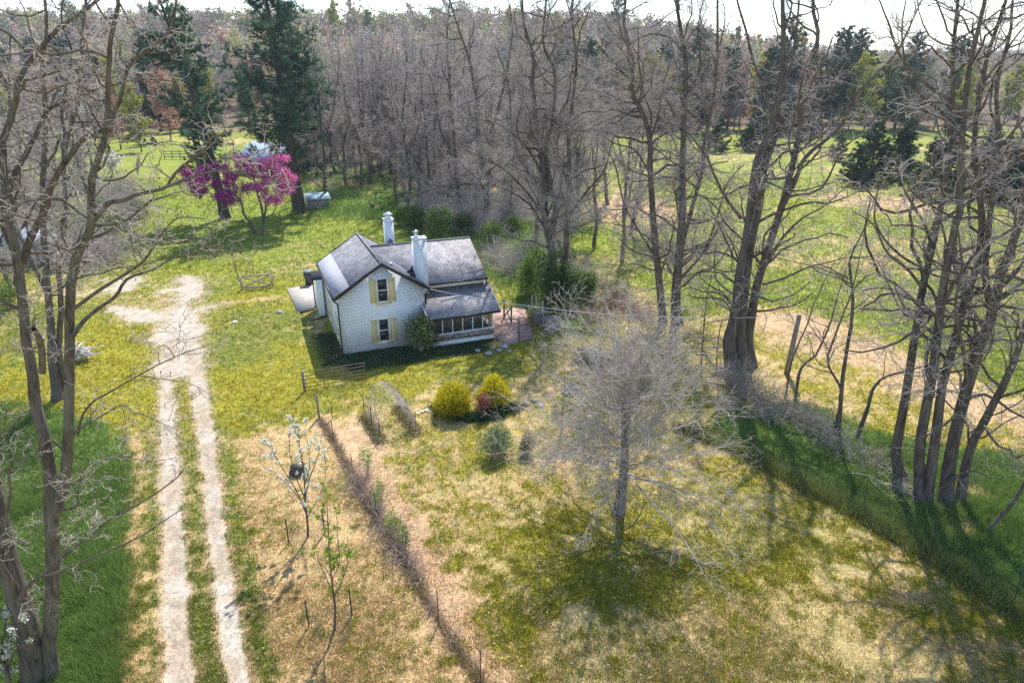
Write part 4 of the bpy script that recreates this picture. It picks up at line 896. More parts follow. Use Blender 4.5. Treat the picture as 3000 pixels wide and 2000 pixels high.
# ---- magenta flowering tree
def bloom(name, label, base, stems, seed, spec, n, size, pal, part, clumps=None, tw=None, group=None, spread=1.1):
    rng = np.random.default_rng(seed); P0, R0, lv = grow(stems, rng, spec, noise=.02)
    root = thing(name, label, 'tree', base, 0, group)
    a = Acc(); v, f = tubes(P0, R0, 9); a.add(v, f); a.build('trunk', M_BARK, root, True, base)
    crown(lv, M_BARK, tw or M_TWIG, root, base)
    Pa = np.concatenate([lv[-1][0].reshape(-1, 3), lv[-2][0][:, 2:].reshape(-1, 3)])
    if clumps is not None: Pa = Pa[clumps(Pa)]
    c = Pa[rng.integers(0, len(Pa), n)] + rng.normal(size=(n, 3)) * size * spread
    a = Acc(); v, f = leaves(c, size * rng.uniform(.6, 1.4, n)); a.add(v, f, np.repeat(pal(c, rng), 4, 0)); a.build(part, M_FLOWER, root, False, base)
    return root
b = G(755, 684); Yr = b[1]
RB = [([gbase(750, 686)] + trace([(736, 655), (715, 625), (706, 590), (680, 566), (640, 550), (590, 530), (560, 520)], Yr), .17, .04),
      ([gbase(765, 688)] + trace([(772, 655), (768, 610), (755, 570), (742, 520), (720, 470), (700, 440)], Yr, .5), .18, .04),
      (trace([(772, 650), (778, 600), (766, 550), (780, 500), (800, 460), (810, 440)], Yr, -.6), .13, .03),
      (trace([(770, 640), (800, 625), (812, 590), (830, 560), (840, 530)], Yr, 1), .08, .025),
      (trace([(707, 590), (672, 580), (630, 570), (575, 560), (545, 540)], Yr, 1.2), .08, .02),
      (trace([(745, 530), (690, 505), (650, 500), (600, 505)], Yr, -1.2), .07, .02),
      (trace([(770, 580), (800, 520), (835, 505), (850, 520)], Yr, -1.4), .07, .02)]
def rb_pal(c, rng):
    n = len(c); r = smooth(-30.5, -26, c[:, 0] + rng.normal(size=n) * 1.4)[:, None]  # shade put into the blossom colour: magenta at left, lit pink towards the right
    pk = pick([[.86, .20, .50], [.92, .36, .62], [.78, .14, .42]], n, .12, rng); mg = pick([[.40, .025, .27], [.32, .02, .31], [.50, .04, .32], [.26, .02, .20]], n, .15, rng)
    return np.where(rng.uniform(size=(n, 1)) < r * .9, pk, mg)
nzr = lambda P: (P[:, 2] > 3.2) & (P[:, 2] < 8.4) & (vnoise(P[:, 0] * 1.1, P[:, 2] * 1.1 + P[:, 1] * .7, 9) > .36)
bloom('redbud_tree', 'magenta flowering tree, pink painted on its lit right side, with two crooked trunks in front of the pines', b, RB, 41, over(BIG, l1=dict(per_m=3.0, t0=.4, lmax=2.3, lmin=1.0, up=.01), l2=dict(per_m=3, lmax=1.2), l3=dict(per_m=4, lmax=.6), l4=dict(per_m=3)), 34000, .07, rb_pal, 'blossom', nzr, spread=2.6)
b = G(332, 516); bloom('flowering_tree', 'small white blossoming tree far off in the pasture at left', b, [([b, b + [.1, 0, 1.5], b + [.3, .2, 3.4]], .12, .05), ([b + [0, 0, .8], b + [-.8, .3, 2], b + [-1.2, .2, 3.1]], .09, .03), ([b + [0, 0, .8], b + [.9, -.3, 2], b + [1.4, .2, 2.9]], .09, .03)], 42, over(BIG, l1=dict(per_m=3, lmax=1.4), l2=dict(per_m=3, lmax=.8), l3=dict(per_m=2)), 5000, .09, lambda c, r: pick([[.8, .78, .72], [.7, .68, .6]], len(c), .08, r), 'blossom')
# ---- deciduous prototypes for the row and the woods
def proto_stem(H_, rng, lean=.06, forks=2):
    top = np.array([rng.normal() * lean * H_, rng.normal() * lean * H_, H_]); q = lambda t: top * np.array([t ** 1.4, t ** 1.4, t]) + np.append(rng.normal(size=2) * .012 * H_, 0)
    st = [([np.array([0, 0, -.2]), q(.15), q(.35), q(.55), q(.75), q(1)], .011 * H_ + .05, .03)]
    for k in range(forks):
        t = rng.uniform(.18, .5); a_ = rng.uniform(0, 6.28); s = H_ * rng.uniform(.10, .2); e = np.array([math.cos(a_), math.sin(a_), 0])
        p0 = q(t); st.append(([p0, p0 + e * s * .35 + [0, 0, H_ * .1], p0 + e * s * .7 + [0, 0, H_ * .25], p0 + e * s + [0, 0, (1 - t) * H_ * rng.uniform(.7, .95)]], .007 * H_ + .02, .025))
    return st
def far_mesh(nm, H_, rng, spec, bark, twig, leafn=0, leafs=.2, pal=None, forks=2, lean=.04, tri=0):
    P0, R0, lv = grow(proto_stem(H_, rng, lean, forks), rng, spec, K=14, noise=.02)
    vs, fs, mi, cs, n = [], [], [], [], 0
    def ad(v, f, m, c):
        nonlocal n
        vs.append(v); fs.append(f + n); mi.append(np.full(len(f), m, np.int32)); cs.append(np.broadcast_to(np.asarray(c, float), (len(v), 3))); n += len(v)
    v, f = tubes(P0, R0, 6); ad(v, f, 0, (.1, .1, .1)); v, f = tubes(lv[0][0], lv[0][1], 4); ad(v, f, 0, (.1, .1, .1))
    for P, R, S in lv[1:]: v, f = tubes(P, R, 3); ad(v, f, 1, (.2, .2, .2))
    if leafn:
        P = lv[-1][0]; i = rng.integers(0, len(P), leafn); c = P[i, rng.integers(0, P.shape[1], leafn)] + rng.normal(size=(leafn, 3)) * leafs
        v, f = leaves(c, leafs * rng.uniform(.5, 1.3, leafn)); ad(v, f, 2, np.repeat(pick(pal, leafn, .2, rng), 4, 0))
    me = raw_mesh(nm, np.concatenate(vs), np.concatenate(fs), True, np.concatenate(cs))
    for m in (bark, twig, M_LEAF): me.materials.append(m)
    me.polygons.foreach_set('material_index', np.concatenate(mi)); return me
rng = np.random.default_rng(31)
ROW = over(BIG, l1=dict(per_m=2.1, t0=.1, ratio=.21, lmax=4.5, ang=(25, 65), up=.09, K=7), l2=dict(per_m=4.0, rmin=.013, K=5, lmax=2.4), l3=dict(per_m=6.0, rmin=.011, K=4, lmax=1.2), l4=dict(per_m=4.2, rmin=.0095, K=3))
ROWM = [far_mesh('row_tree', h, rng, ROW, M_BARK, t, 0, forks=fk) for h, t, fk in ((23, M_TWIG_R, 2), (24, M_TWIG_R, 1), (22, M_TWIG, 2), (21, M_TWIG_R, 3), (19, M_TWIG, 1), (25, M_TWIG_R, 1))]
def put_far(me, name, label, cat, x, y, group, s, rz, z=None, tilt=.035):
    o = bpy.data.objects.new(name, me); COL.objects.link(o); o.location = (x, y, float(hill(x, y)) if z is None else z); o.rotation_euler = (RNG.normal() * tilt, RNG.normal() * tilt, rz); o.scale = (s, s, s * RNG.uniform(.92, 1.08))
    return tag(o, label, cat, group)
row_px = [(962, 602), (988, 512), (1017, 545), (1008, 498), (1045, 530), (1057, 558), (1083, 540), (1092, 502), (1118, 520), (930, 520), (945, 498), (1140, 480), (1160, 505), (1078, 470), (1030, 470), (905, 505),
          (1185, 560), (1232, 598), (1275, 570), (1212, 520), (1255, 540), (1300, 560), (1330, 520), (1385, 560), (1400, 610), (1445, 600), (1470, 560), (1500, 640), (1540, 600), (1570, 720), (1520, 540), (1590, 560), (1640, 600), (1690, 640), (1740, 720), (1780, 600), (1820, 760), (1850, 690), (1700, 520), (1600, 500), (1160, 590), (1200, 480), (1240, 500), (1290, 510), (1340, 480), (1380, 500), (1430, 520), (1480, 500), (1230, 555), (1310, 600), (1370, 585), (1420, 565), (1530, 480), (1650, 480), (1265, 610), (1195, 610)]
for i, (u, v) in enumerate(row_px):
    p = G(u, v); put_far(ROWM[i % 6], 'row_tree', 'slender bare grey tree in the dense row running back behind the house', 'tree', p[0], p[1], 'bare trees of the row behind the house', RNG.uniform(.80, 1.0) * (1 if i < 16 else .95), RNG.uniform(0, 6.28))
for i in range(96):   # the row thickens into a grey wood behind
    u, v = RNG.uniform(870, 1560), RNG.uniform(395, 515); p = G(u, v); put_far(ROWM[i % 6], 'row_tree', 'slender bare grey tree in the grey wood behind the row', 'tree', p[0], p[1], 'bare trees of the wood behind the row', RNG.uniform(.72, .95), RNG.uniform(0, 6.28))
# left-hand bare trees and thicket behind the drive
for i, (u, v) in enumerate([(40, 860), (-60, 820), (60, 680), (150, 600), (-20, 740), (270, 610), (170, 530), (90, 520), (-60, 480), (40, 470), (150, 440), (260, 450), (-140, 620), (110, 720), (20, 700), (-120, 700), (180, 650), (80, 610), (230, 600), (-30, 620), (290, 560), (140, 560), (250, 520), (30, 540), (-100, 560), (200, 480), (100, 470), (330, 470), (0, 460)]):
    p = G(u, v); put_far(ROWM[(i * 5 + 2) % 6], 'row_tree', 'bare grey tree in the thicket left of the driveway', 'tree', p[0], p[1], 'bare trees of the thicket at the left', RNG.uniform(.5, .8), RNG.uniform(0, 6.28))
WOOD = over(BIG, l1=dict(per_m=2.2, t0=.14, ratio=.30, lmax=6, ang=(30, 70), up=.07, K=6), l2=dict(per_m=2.6, rmin=.026, K=4, lmax=2.8), l3=dict(per_m=3.4, rmin=.022, K=3, lmax=1.5)); del WOOD['l4']
def wood_set(H_, k, twig, leafn, leafs, pal): return [far_mesh('wood_tree', H_ * rng.uniform(.9, 1.1), rng, WOOD, M_BARK, twig, leafn, leafs, pal) for _ in range(k)]
M_FT = mottled('far twigs', [(.3, (.28, .235, .22)), (.7, (.46, .40, .375))], .5, .9, 0)
KINDS = [
 ('bare', wood_set(20, 3, M_FT, 0, .2, None), 'bare grey-brown tree', 'bare trees in the far woods'),
 ('red', wood_set(19, 2, M_FT, 9000, .22, [[.44, .24, .17], [.50, .30, .21], [.38, .22, .17]]), 'tree in reddish spring bud', 'red-budding trees in the far woods'),
 ('yellow', wood_set(18, 2, M_FT, 14000, .25, [[.42, .42, .07], [.36, .38, .08], [.48, .44, .09]]), 'yellow-green leafing tree', 'yellow-green leafing trees in the far woods'),
 ('gold', wood_set(17, 2, M_FT, 12000, .24, [[.46, .37, .10], [.42, .32, .09], [.38, .34, .10]]), 'golden olive leafing tree', 'golden olive trees in the far woods'),
 ('green', wood_set(18, 2, M_FT, 16000, .26, [[.20, .27, .09], [.25, .32, .10], [.16, .22, .08]]), 'soft green leafing tree', 'soft green trees in the far woods')]
def far_conifer(H_, z0, prof, pal, blade, bw, dens, **k):
    tr, lb, fo = conifer(H_, z0, prof, rng, (0, 0), blade=blade, bw=bw, dens=dens, pal=pal, **k)
    vs, fs, cs, mi, n = [], [], [], [], 0; tri = []
    a = Acc(); 
    for q, m in ((tr, 0), (lb, 0)):
        vv = np.concatenate(q.v); a.add(vv, np.zeros((0, 4), int)); ff = np.concatenate(q.f[4]); a.f.setdefault(4, []).append(ff + a.n - len(vv)); a.c.append(np.full((len(vv), 3), .08))
    nq = sum(len(x) for x in a.f[4]); vv = np.concatenate(fo.v); a.v.append(vv); a.f[3] = [np.concatenate(fo.f[3]) + a.n]; a.n += len(vv); a.c.append(np.concatenate(fo.c))
    a.f = {k_: [x for x in v_ if len(x)] for k_, v_ in a.f.items()}; me = a.mesh('conifer'); me.materials.append(M_PBARK); me.materials.append(M_LEAF)
    m_ = np.ones(len(me.polygons), np.int32); m_[:nq] = 0; me.polygons.foreach_set('material_index', m_); return me
PINES = [far_conifer(h, 4, pine_prof(5.2), [[.06, .10, .07], [.085, .135, .09], [.045, .08, .06]], .6, .11, 48, whorl=.9, sub=3.2, trunk_r=.35) for h in (23, 26)]
CEDAR = [far_conifer(h, .25, lambda t, m=m: m * (1 - t) ** .75 + .25, [[.03, .055, .032], [.042, .075, .042], [.055, .085, .045]], .28, .075, 30, whorl=.42, nb=7, sub=3.6, upw=.3, trunk_r=.14) for h, m in ((6.0, 2.6), (4.6, 2.5), (7.5, 2.4))]
def wood_kind(pr):
    r = RNG.uniform() * sum(pr); s = 0
    for i, q in enumerate(pr):
        s += q
        if r < s: return i
    return len(pr) - 1
WHERE = {'L': 'on the wooded slope beyond the pasture at left', 'C': 'in the woods behind the tree row at centre', 'R': 'in the tree line beyond the open field at right', 'F': 'on the far horizon ridge'}
cnt = {}
def wood(x, y, pr, zone, s=1.0):
    k = wood_kind(pr)
    if k < 5:
        nm, ms, lb, gr = KINDS[k]; me = ms[RNG.integers(0, len(ms))]; n_ = 'wood_tree'
    else: me = PINES[RNG.integers(0, 2)]; lb = 'dark tall pine'; gr = 'pines in the far woods'; n_ = 'pine_tree'
    put_far(me, n_, lb + ' ' + WHERE[zone], 'tree', x, y, gr + ' ' + zone.replace('L', 'left').replace('C', 'centre').replace('R', 'right').replace('F', 'horizon'), s * RNG.uniform(.75, 1.05), RNG.uniform(0, 6.28))
# right tree line beyond the field
for Yr_, n_, j in ((192, 27, 4), (203, 27, 5), (218, 26, 6), (240, 24, 8)):
    for i in range(n_):
        x = -10 + (i + RNG.uniform(-.3, .3)) * (Yr_ * .78 + 10) / n_
        if Yr_ < 208 and 118 < x < 160 and RNG.uniform() < .8: continue
        wood(x, Yr_ + RNG.uniform(-j, j), [.18, .12, .28, .14, .16, .22], 'R')
# left slope and centre
for Yr_, n_, j in ((150, 12, 6), (172, 17, 6), (190, 19, 7), (210, 20, 8), (235, 21, 9), (275, 22, 12), (330, 22, 15)):
    for i in range(n_):
        x = -Yr_ * .86 + (i + RNG.uniform(-.35, .35)) * (Yr_ * .86 - 6) / n_
        if Yr_ < 190 and -75 < x: continue
        wood(x, Yr_ + RNG.uniform(-j, j), [.34, .16, .14, .09, .13, .14] if x < -Yr_ * .3 else [.72, .12, .05, .03, .03, .05], 'L' if x < -Yr_ * .3 else 'C', .95)
for Yr_, n_ in ((420, 30), (560, 34)):
    for i in range(n_):
        x = -Yr_ * .85 + (i + RNG.uniform(-.35, .35)) * Yr_ * 1.7 / n_
        wood(x, Yr_ + RNG.uniform(-25, 25), [.38, .16, .12, .08, .14, .12], 'F', 1.25)
# the last wooded ridges read as one mass
def ridge(name, Y0, h, seed, pal, rows=3, leafs=1.0, per=150, sp=6.0, x0=-.9, x1=.9):
    rg = np.random.default_rng(seed); n = int((x1 - x0) * Y0 / sp * rows); x = rg.uniform(x0 * Y0, x1 * Y0, n); y = Y0 + rg.uniform(-1, 1, n) * rows * sp * .6
    hh = h * rg.uniform(.7, 1.08, n); rx = rg.uniform(.7, 1.3, n) * sp * .62; d = rand_dirs(n * per, rg).reshape(n, per, 3) * (rg.uniform(.35, 1, (n, per, 1)) ** .5)
    c = np.stack([x[:, None] + d[..., 0] * rx[:, None], y[:, None] + d[..., 1] * rx[:, None], hill(x, y)[:, None] + hh[:, None] * (.6 + .42 * d[..., 2])], -1).reshape(-1, 3)
    tone = pick(pal, n, .15, rg); tone = np.repeat(tone, per, 0) * np.exp(rg.normal(size=(n * per, 1)) * .22)
    a = Acc(); v, f = leaves(c, leafs * rg.uniform(.5, 1.3, len(c)), 0); a.add(v, f, np.repeat(tone, 4, 0)); tag(a.build(name, M_LEAF), kind='stuff')
PALR = [[.34, .28, .25], [.38, .31, .27], [.36, .29, .255], [.30, .32, .14], [.44, .30, .22], [.12, .155, .10], [.36, .31, .27], [.42, .40, .14]]
ridge('distant_woods', 262, 15, 70, PALR, 4, .5, 190, 5.5, -.9, .02); ridge('distant_woods', 310, 17, 65, PALR, 4, .6, 170, 6); ridge('distant_woods', 370, 18, 66, PALR, 4, .7, 150, 6.5); ridge('distant_woods', 450, 18, 67, PALR, 4, .85, 130, 7); ridge('distant_woods', 560, 19, 68, PALR, 4, 1.0, 110, 8)
ridge('distant_woods', 760, 20, 61, PALR, 4, 1.3, 90, 10); ridge('distant_woods', 1150, 24, 62, PALR, 4, 2.0, 70, 14); ridge('distant_woods', 1900, 34, 63, PALR, 4, 3.2, 60, 24); ridge('distant_woods', 3200, 60, 64, PALR, 3, 5.5, 50, 40)
# dark cedars dotted over the field at the right
for i, (u, v, s, c) in enumerate([(2545, 530, 1.0, 0), (2500, 545, .8, 1), (2620, 520, .9, 0), (2720, 575, .95, 1), (2770, 560, .85, 0), (2870, 575, 1.0, 1), (2925, 590, .9, 0), (2985, 600, 1.1, 2), (2210, 440, 1.0, 0), (2190, 445, .8, 1), (2095, 445, .9, 0), (2370, 420, .9, 2), (2640, 465, .7, 2), (1795, 385, 1.2, 0), (1530, 365, 1.2, 0), (1860, 375, 1.1, 1), (1690, 372, 1.2, 2), (1950, 385, 1.2, 0), (2030, 390, 1.1, 1), (2770, 470, .9, 2), (2900, 480, .8, 0), (3060, 560, 1.0, 0), (3100, 620, 1.0, 2), (1410, 372, 1.3, 0), (2300, 400, 1.1, 0), (2450, 470, .7, 1)]):
    p = G(u, v); put_far(CEDAR[c], 'cedar_tree', 'dark bushy cedar scattered over the green field at right', 'tree', p[0], p[1], 'cedars in the field', s * (1.6 if v > 480 else 1.45), RNG.uniform(0, 6.28))
for u, v, s in [(360, 385, .9), (430, 375, 1.0), (500, 372, .9), (300, 390, 1.0), (240, 380, .9), (560, 370, .9), (450, 428, .35), (425, 424, .25)]:
    p = G(u, v); put_far(CEDAR[1 if s < .5 else 0], 'cedar_tree', 'dark evergreen at the back edge of the left pasture' if s > .5 else 'little round evergreen bush out in the left pasture', 'tree', p[0], p[1], 'evergreens at the pasture edge' if s > .5 else 'small evergreen bushes in the pasture', s * 1.25, RNG.uniform(0, 6.28))
# ---- shrubs
def shrub_acc(rx, ry, rz, n, leaf, pal, rng, stems=24, blobs=9, flat=0.0, stem_r=.012, z0=.15, shell=.55, spike=0):
    bl = unit(rng.normal(size=(blobs, 3))) * np.array([rx, ry, rz]) * .55; bl[:, 2] = np.abs(bl[:, 2]) * 1.1 + rz * .35
    bs = rng.uniform(.38, .6, blobs)
    i = rng.integers(0, blobs, n); d = rand_dirs(n, rng); r = rng.uniform(shell, 1.05, n) ** .6
    c = bl[i] + d * np.array([rx, ry, rz]) * (bs[i] * r)[:, None]; k = c[:, 2] > z0 * .3; c = c[k]; i = i[k]; n = len(c)
    st = []
    for k in range(stems):
        q = bl[rng.integers(0, blobs)] + rng.normal(size=3) * .2 * rx; b0 = np.array([rng.normal() * rx * .18, rng.normal() * ry * .18, -.05]); st.append(catmull([b0, b0 * .5 + q * .5 + np.array([0, 0, .1]), q], 6))
    P = np.array(st); R = np.broadcast_to(np.linspace(stem_r, stem_r * .4, 6), (stems, 6))
    s_ = Acc(); v, f = tubes(P, R, 4); s_.add(v, f); f_ = Acc(); col = pick(pal, n, .18, rng)
    if spike: d2 = unit(unit(c - np.array([0, 0, rz * .2])) + rng.normal(size=(n, 3)) * .45 + np.array([0, 0, .3])); v, f = blades(c, d2, leaf * spike, leaf * .8); f_.add(v, f, np.repeat(col, 3, 0))
    else: v, f = leaves(c, leaf * rng.uniform(.6, 1.3, n), flat); f_.add(v, f, np.repeat(col, 4, 0))
    return s_, f_
def shrub(name, label, cat, base, args, seed, group=None, part='foliage', stem=M_TWIG, rz=0, **kw):
    rng = np.random.default_rng(seed); s_, f_ = shrub_acc(*args, rng, **kw); root = thing(name, label, cat, base, rz, group)
    s_.build('stems', stem, root, True); f_.build(part, M_LEAF, root); return root
YEL = [[.74, .60, .015], [.80, .68, .03], [.62, .52, .02], [.36, .38, .03], [.50, .48, .03]]
shrub('forsythia_bush', 'round bright yellow flowering bush, the left and larger of the garden pair', 'bush', G(1332, 1212), (1.12, 1.0, 1.35, 9500, .05, YEL), 51, stems=60, spike=4.2, blobs=22, shell=.3)
shrub('forsythia_bush', 'round bright yellow flowering bush at the right, half hidden by the red shrub', 'bush', G(1448, 1192), (.95, .9, 1.35, 8000, .05, YEL), 52, stems=60, spike=4.2, blobs=20, shell=.3)
shrub('barberry_bush', 'dark red leaved shrub wedged between the two yellow bushes', 'bush', G(1412, 1222), (.62, .5, 1.15, 900, .045, [[.28, .08, .065], [.36, .14, .10], [.20, .07, .05]]), 53, stems=60, shell=.2)
def clump(name, label, cat, pts, n, L, W, pal, seed, sp=.5, part=None, group=None, kind=None):
    rng = np.random.default_rng(seed); pts = np.asarray(pts); i = rng.integers(0, len(pts), n); a_ = Acc()
    b_ = np.c_[pts[i][:, :2] + rng.normal(size=(n, 2)) * sp, np.zeros(n)]; d0 = unit(np.c_[rng.normal(size=(n, 2)) * .5, np.ones(n)]); l = L * rng.uniform(.5, 1.2, n)
    side = unit(np.cross(d0, rand_dirs(n, rng))) * (W * rng.uniform(.6, 1.3, n))[:, None] / 2; m = b_ + d0 * l[:, None] * .6; t_ = m + unit(d0 + np.c_[d0[:, :2] * 2.2, -np.ones(n) * .9]) * l[:, None] * .55
    v = np.stack([b_ - side, b_ + side, m + side, m - side, t_], 1).reshape(-1, 3); k = np.arange(n)[:, None] * 5
    a_.add(v, k + np.array([[0, 1, 2, 3]]), np.repeat(pick(pal, n, .18, rng), 5, 0)); a_.f.setdefault(3, []).append(k + np.array([[3, 2, 4]]))
    c0 = pts.mean(0); o = a_.build(name, M_LEAF, None, False, (c0[0], c0[1], 0)); o.location = (c0[0], c0[1], 0); return tag(o, label, cat, group, kind)
clump('daylily_clump', 'skirt of strappy dark green leaves around the foot of the yellow bushes', 'plant', [G(*q) for q in [(1300, 1212), (1340, 1222), (1380, 1225), (1420, 1225), (1460, 1215), (1500, 1200), (1285, 1195)]], 2600, .5, .035, [[.04, .11, .045], [.06, .15, .05], [.03, .08, .04]], 54, .22)
clump('groundcover', 'bed of dark leafy ground cover along the shaded front wall of the house', 'plant', [np.array([A0[0], A0[1], 0]) + np.append(EX * x + EY * y, 0) for x in np.linspace(.2, 9.8, 30) for y in (-.35, -1.0, -1.7, -2.4) if y > -1.3 or x < 9] + [np.array([A0[0], A0[1], 0]) + np.append(EX * x + EY * y, 0) for x in (-.4, -1.0) for y in np.linspace(-1, 4, 8)], 15000, .22, .05, [[.06, .12, .055], [.085, .15, .06], [.045, .09, .045], [.13, .19, .1]], 55, .3, kind=None)
lp = lambda x, y: np.array([A0[0] + EX[0] * x + EY[0] * y, A0[1] + EX[1] * x + EY[1] * y, 0])
shrub('lilac_bush', 'leafy green bush with pale buds growing against the front corner by the porch', 'bush', lp(4.9, -1.25), (1.4, .95, 1.85, 4600, .075, [[.14, .21, .07], [.19, .27, .09], [.10, .16, .06], [.42, .42, .24]]), 56, stems=30, shell=.25, blobs=10)
shrub('pine_shrub', 'small feathery grey-green shrub on the dry lawn before the yellow bushes', 'bush', G(1450, 1335), (.95, .9, 1.2, 3000, .05, [[.22, .29, .13], [.17, .24, .11], [.29, .33, .17]]), 57, stems=40, spike=3, shell=.1)
shrub('pine_shrub', 'smaller sparse grey-green shrub under the left edge of the silver tree', 'bush', G(1545, 1330), (.5, .45, .9, 1300, .045, [[.16, .21, .11], [.12, .17, .09], [.25, .2, .14]]), 58, stems=30, spike=3, shell=.1)
GRN = [[.13, .21, .045], [.18, .27, .055], [.09, .15, .035], [.22, .31, .07]]
DGR = [[.075, .13, .04], [.11, .18, .05], [.055, .10, .035]]
hedge = [(1220, 680, 1.9, 2.3, 1), (1290, 690, 2.0, 2.6, 0), (1180, 660, 1.6, 1.8, 0), (1360, 690, 1.6, 2.0, 1), (1440, 720, 1.5, 1.9, 0), (1545, 870, 1.2, 3.2, 0), (1600, 905, 1.4, 3.3, 1), (1665, 905, 1.5, 3.0, 1), (1710, 880, 1.2, 2.2, 0), (1570, 800, 1.4, 2.0, 0), (1650, 790, 1.5, 1.9, 0), (1500, 690, 1.3, 1.6, 0), (1400, 640, 1.6, 1.8, 0)]
for i, (u, v, r, h, k) in enumerate(hedge):
    shrub('green_shrub', 'dense darker green shrub in the thicket right of the brick patio' if k else 'fresh green leafing shrub in the thicket along the row behind the house', 'bush', G(u, v), (r, r * .9, h, 5200 if r > 1.6 else 3600, .085, DGR if k else GRN), 200 + i, 'dark green shrubs by the patio' if k else 'green shrubs along the row', stems=26, shell=.2, blobs=12)
for i, (u, v, r, h) in enumerate([(250, 740, 2.2, 2.4), (330, 700, 2.4, 2.4), (400, 640, 1.6, 1.8), (200, 690, 2.4, 2.6), (290, 640, 2.2, 2.2), (20, 900, 1.8, 1.8), (-40, 950, 1.8, 1.8), (120, 660, 2.6, 2.8), (360, 590, 1.8, 1.8), (60, 760, 1.6, 1.6)]):
    shrub('green_shrub', 'light green leafing shrub in the thicket left of the driveway', 'bush', G(u, v), (r, r, h, 2600, .085, [[.16, .24, .05], [.22, .30, .06], [.10, .16, .04]]), 230 + i, 'green shrubs left of the driveway', stems=40, shell=.1, blobs=12)
# twiggy brush at the foot of the row
def brush(name, label, base, r, h, n, seed, twig=M_TWIG_F, group=None, droop=.05):
    rng = np.random.default_rng(seed); base = np.asarray(base, float); b_ = base + np.c_[rng.normal(size=(n, 2)) * r * .45, np.zeros(n)]; d = unit(np.c_[rng.normal(size=(n, 2)) * .6, np.abs(rng.normal(size=n)) + .35]); K = 7; L = h * rng.uniform(.6, 1.5, n)
    pts = [b_]; p = b_
    for k in range(K - 1): d = unit(d + rng.normal(size=(n, 3)) * .16 - np.array([0, 0, droop * k])); p = p + d * (L / (K - 1))[:, None]; p[:, 2] = np.maximum(p[:, 2], .02); pts.append(p)
    P = np.stack(pts, 1); R = np.linspace(1, .4, K)[None] * rng.uniform(.007, .013, n)[:, None]
    P2, R2 = spawn(P, R, rng, per_m=3.5, t0=.2, ang=(20, 60), ratio=.4, lmin=.2, lmax=.9, up=-.01, wig=.25, K=4, r_of_len=.01, rmin=.006)
    a_ = Acc(); v, f = tubes(P, R, 4); a_.add(v, f); v, f = tubes(P2, R2, 3); a_.add(v, f); o = a_.build(name, twig, None, True, base); o.location = base; return tag(o, label, 'bush', group)
for i, (u, v, r, h, n) in enumerate([(1460, 770, 1.4, 2.2, 130), (1500, 800, 1.4, 2.4, 130), (1420, 690, 1.6, 2.2, 130), (1340, 650, 1.8, 2.2, 130), (1250, 640, 1.8, 2.2, 130), (1560, 760, 1.6, 2.4, 130), (1620, 830, 1.5, 2.2, 130), (1690, 830, 1.5, 2.2, 120), (1740, 830, 1.4, 2.0, 110), (1480, 660, 1.8, 2.2, 120)]):
    brush('brush_thicket', 'grey twiggy brush between the green shrubs behind the house', G(u, v), r, h, n, 400 + i, M_TWIG_R, group='grey brush behind the house')
M_TWIG_P = mottled('twigs purple', [(.3, (.22, .13, .125)), (.7, (.36, .23, .22))], 1.2, .85, 0)
for i, (u, v, r, h, n) in enumerate([(2150, 1130, 1.4, 1.5, 190), (2230, 1170, 1.3, 1.3, 150), (2320, 1220, 1.2, 1.2, 140), (2390, 1260, 1.2, 1.2, 130), (2240, 1230, 1.0, 1.0, 110), (2450, 1310, 1.2, 1.1, 110), (2560, 1370, 1.1, .9, 90), (2120, 1200, .9, 1.0, 90), (2640, 1450, .9, .7, 70)]):
    brush('brush_thicket', 'tangle of dry pale twigs along the fence line below the big bare trees', G(u, v), r, h, n, 260 + i, group='twig thickets along the fence line')
for i, (u, v, r, h, n) in enumerate([(1800, 900, 1.5, 1.7, 180), (1870, 930, 1.4, 1.5, 150), (1740, 940, 1.2, 1.3, 120)]):
    brush('brush_thicket', 'reddish purple bare twig bush behind the silver tree top', G(u, v), r, h, n, 280 + i, M_TWIG_P, group='reddish bare bushes behind the silver tree')

# undergrowth below the row and in the wood behind it
BR = []
for k in range(3):
    o = brush('brush_thicket', 'x', (0, 0, 0), 1.3, 2.2, 200, 500 + k, M_TWIG_R); BR.append(o.data); bpy.data.objects.remove(o)
for i in range(58):
    u, v = (RNG.uniform(1190, 1720), RNG.uniform(470, 680)) if i < 42 else (RNG.uniform(20, 420), RNG.uniform(560, 800)); p = G(u, v); lb = ('grey twiggy undergrowth below the tree row behind the house', 'undergrowth below the row') if i < 42 else ('grey twiggy undergrowth in the thicket left of the driveway', 'undergrowth at the left')
    put_far(BR[i % 3], 'brush_thicket', lb[0], 'bush', p[0], p[1], lb[1], RNG.uniform(.9, 1.7), RNG.uniform(0, 6.28), tilt=0)
# ================================================================== FENCES, GATES, SHEDS AND YARD THINGS
M_RUST = mottled('rusty pipe', [(.3, (.10, .055, .035)), (.6, (.20, .13, .10)), (.8, (.30, .24, .20))], 9, .8, .1)
M_POST = mat('steel post', (.035, .045, .04), .6, .4)
M_OLDW = mottled('weathered wood', [(.3, (.16, .135, .11)), (.6, (.30, .26, .22)), (.8, (.40, .36, .31))], 5, .9, .3, .01, (1, 1, .2))
M_GREYW = mottled('grey wood', [(.3, (.28, .26, .24)), (.6, (.42, .40, .38)), (.8, (.52, .50, .47))], 5, .9, .3, .01, (1, 1, .2))
M_TANW = mottled('tan wood', [(.3, (.40, .33, .20)), (.6, (.54, .46, .30)), (.8, (.62, .54, .38))], 5, .85, .2, .01)
M_WIRE = mat('fence wire', (.14, .13, .12), .7, .3, .2)
M_ROCK = mottled('rock', [(.3, (.26, .24, .22)), (.6, (.42, .40, .37)), (.8, (.55, .52, .48))], 4, .85, .5, .02)
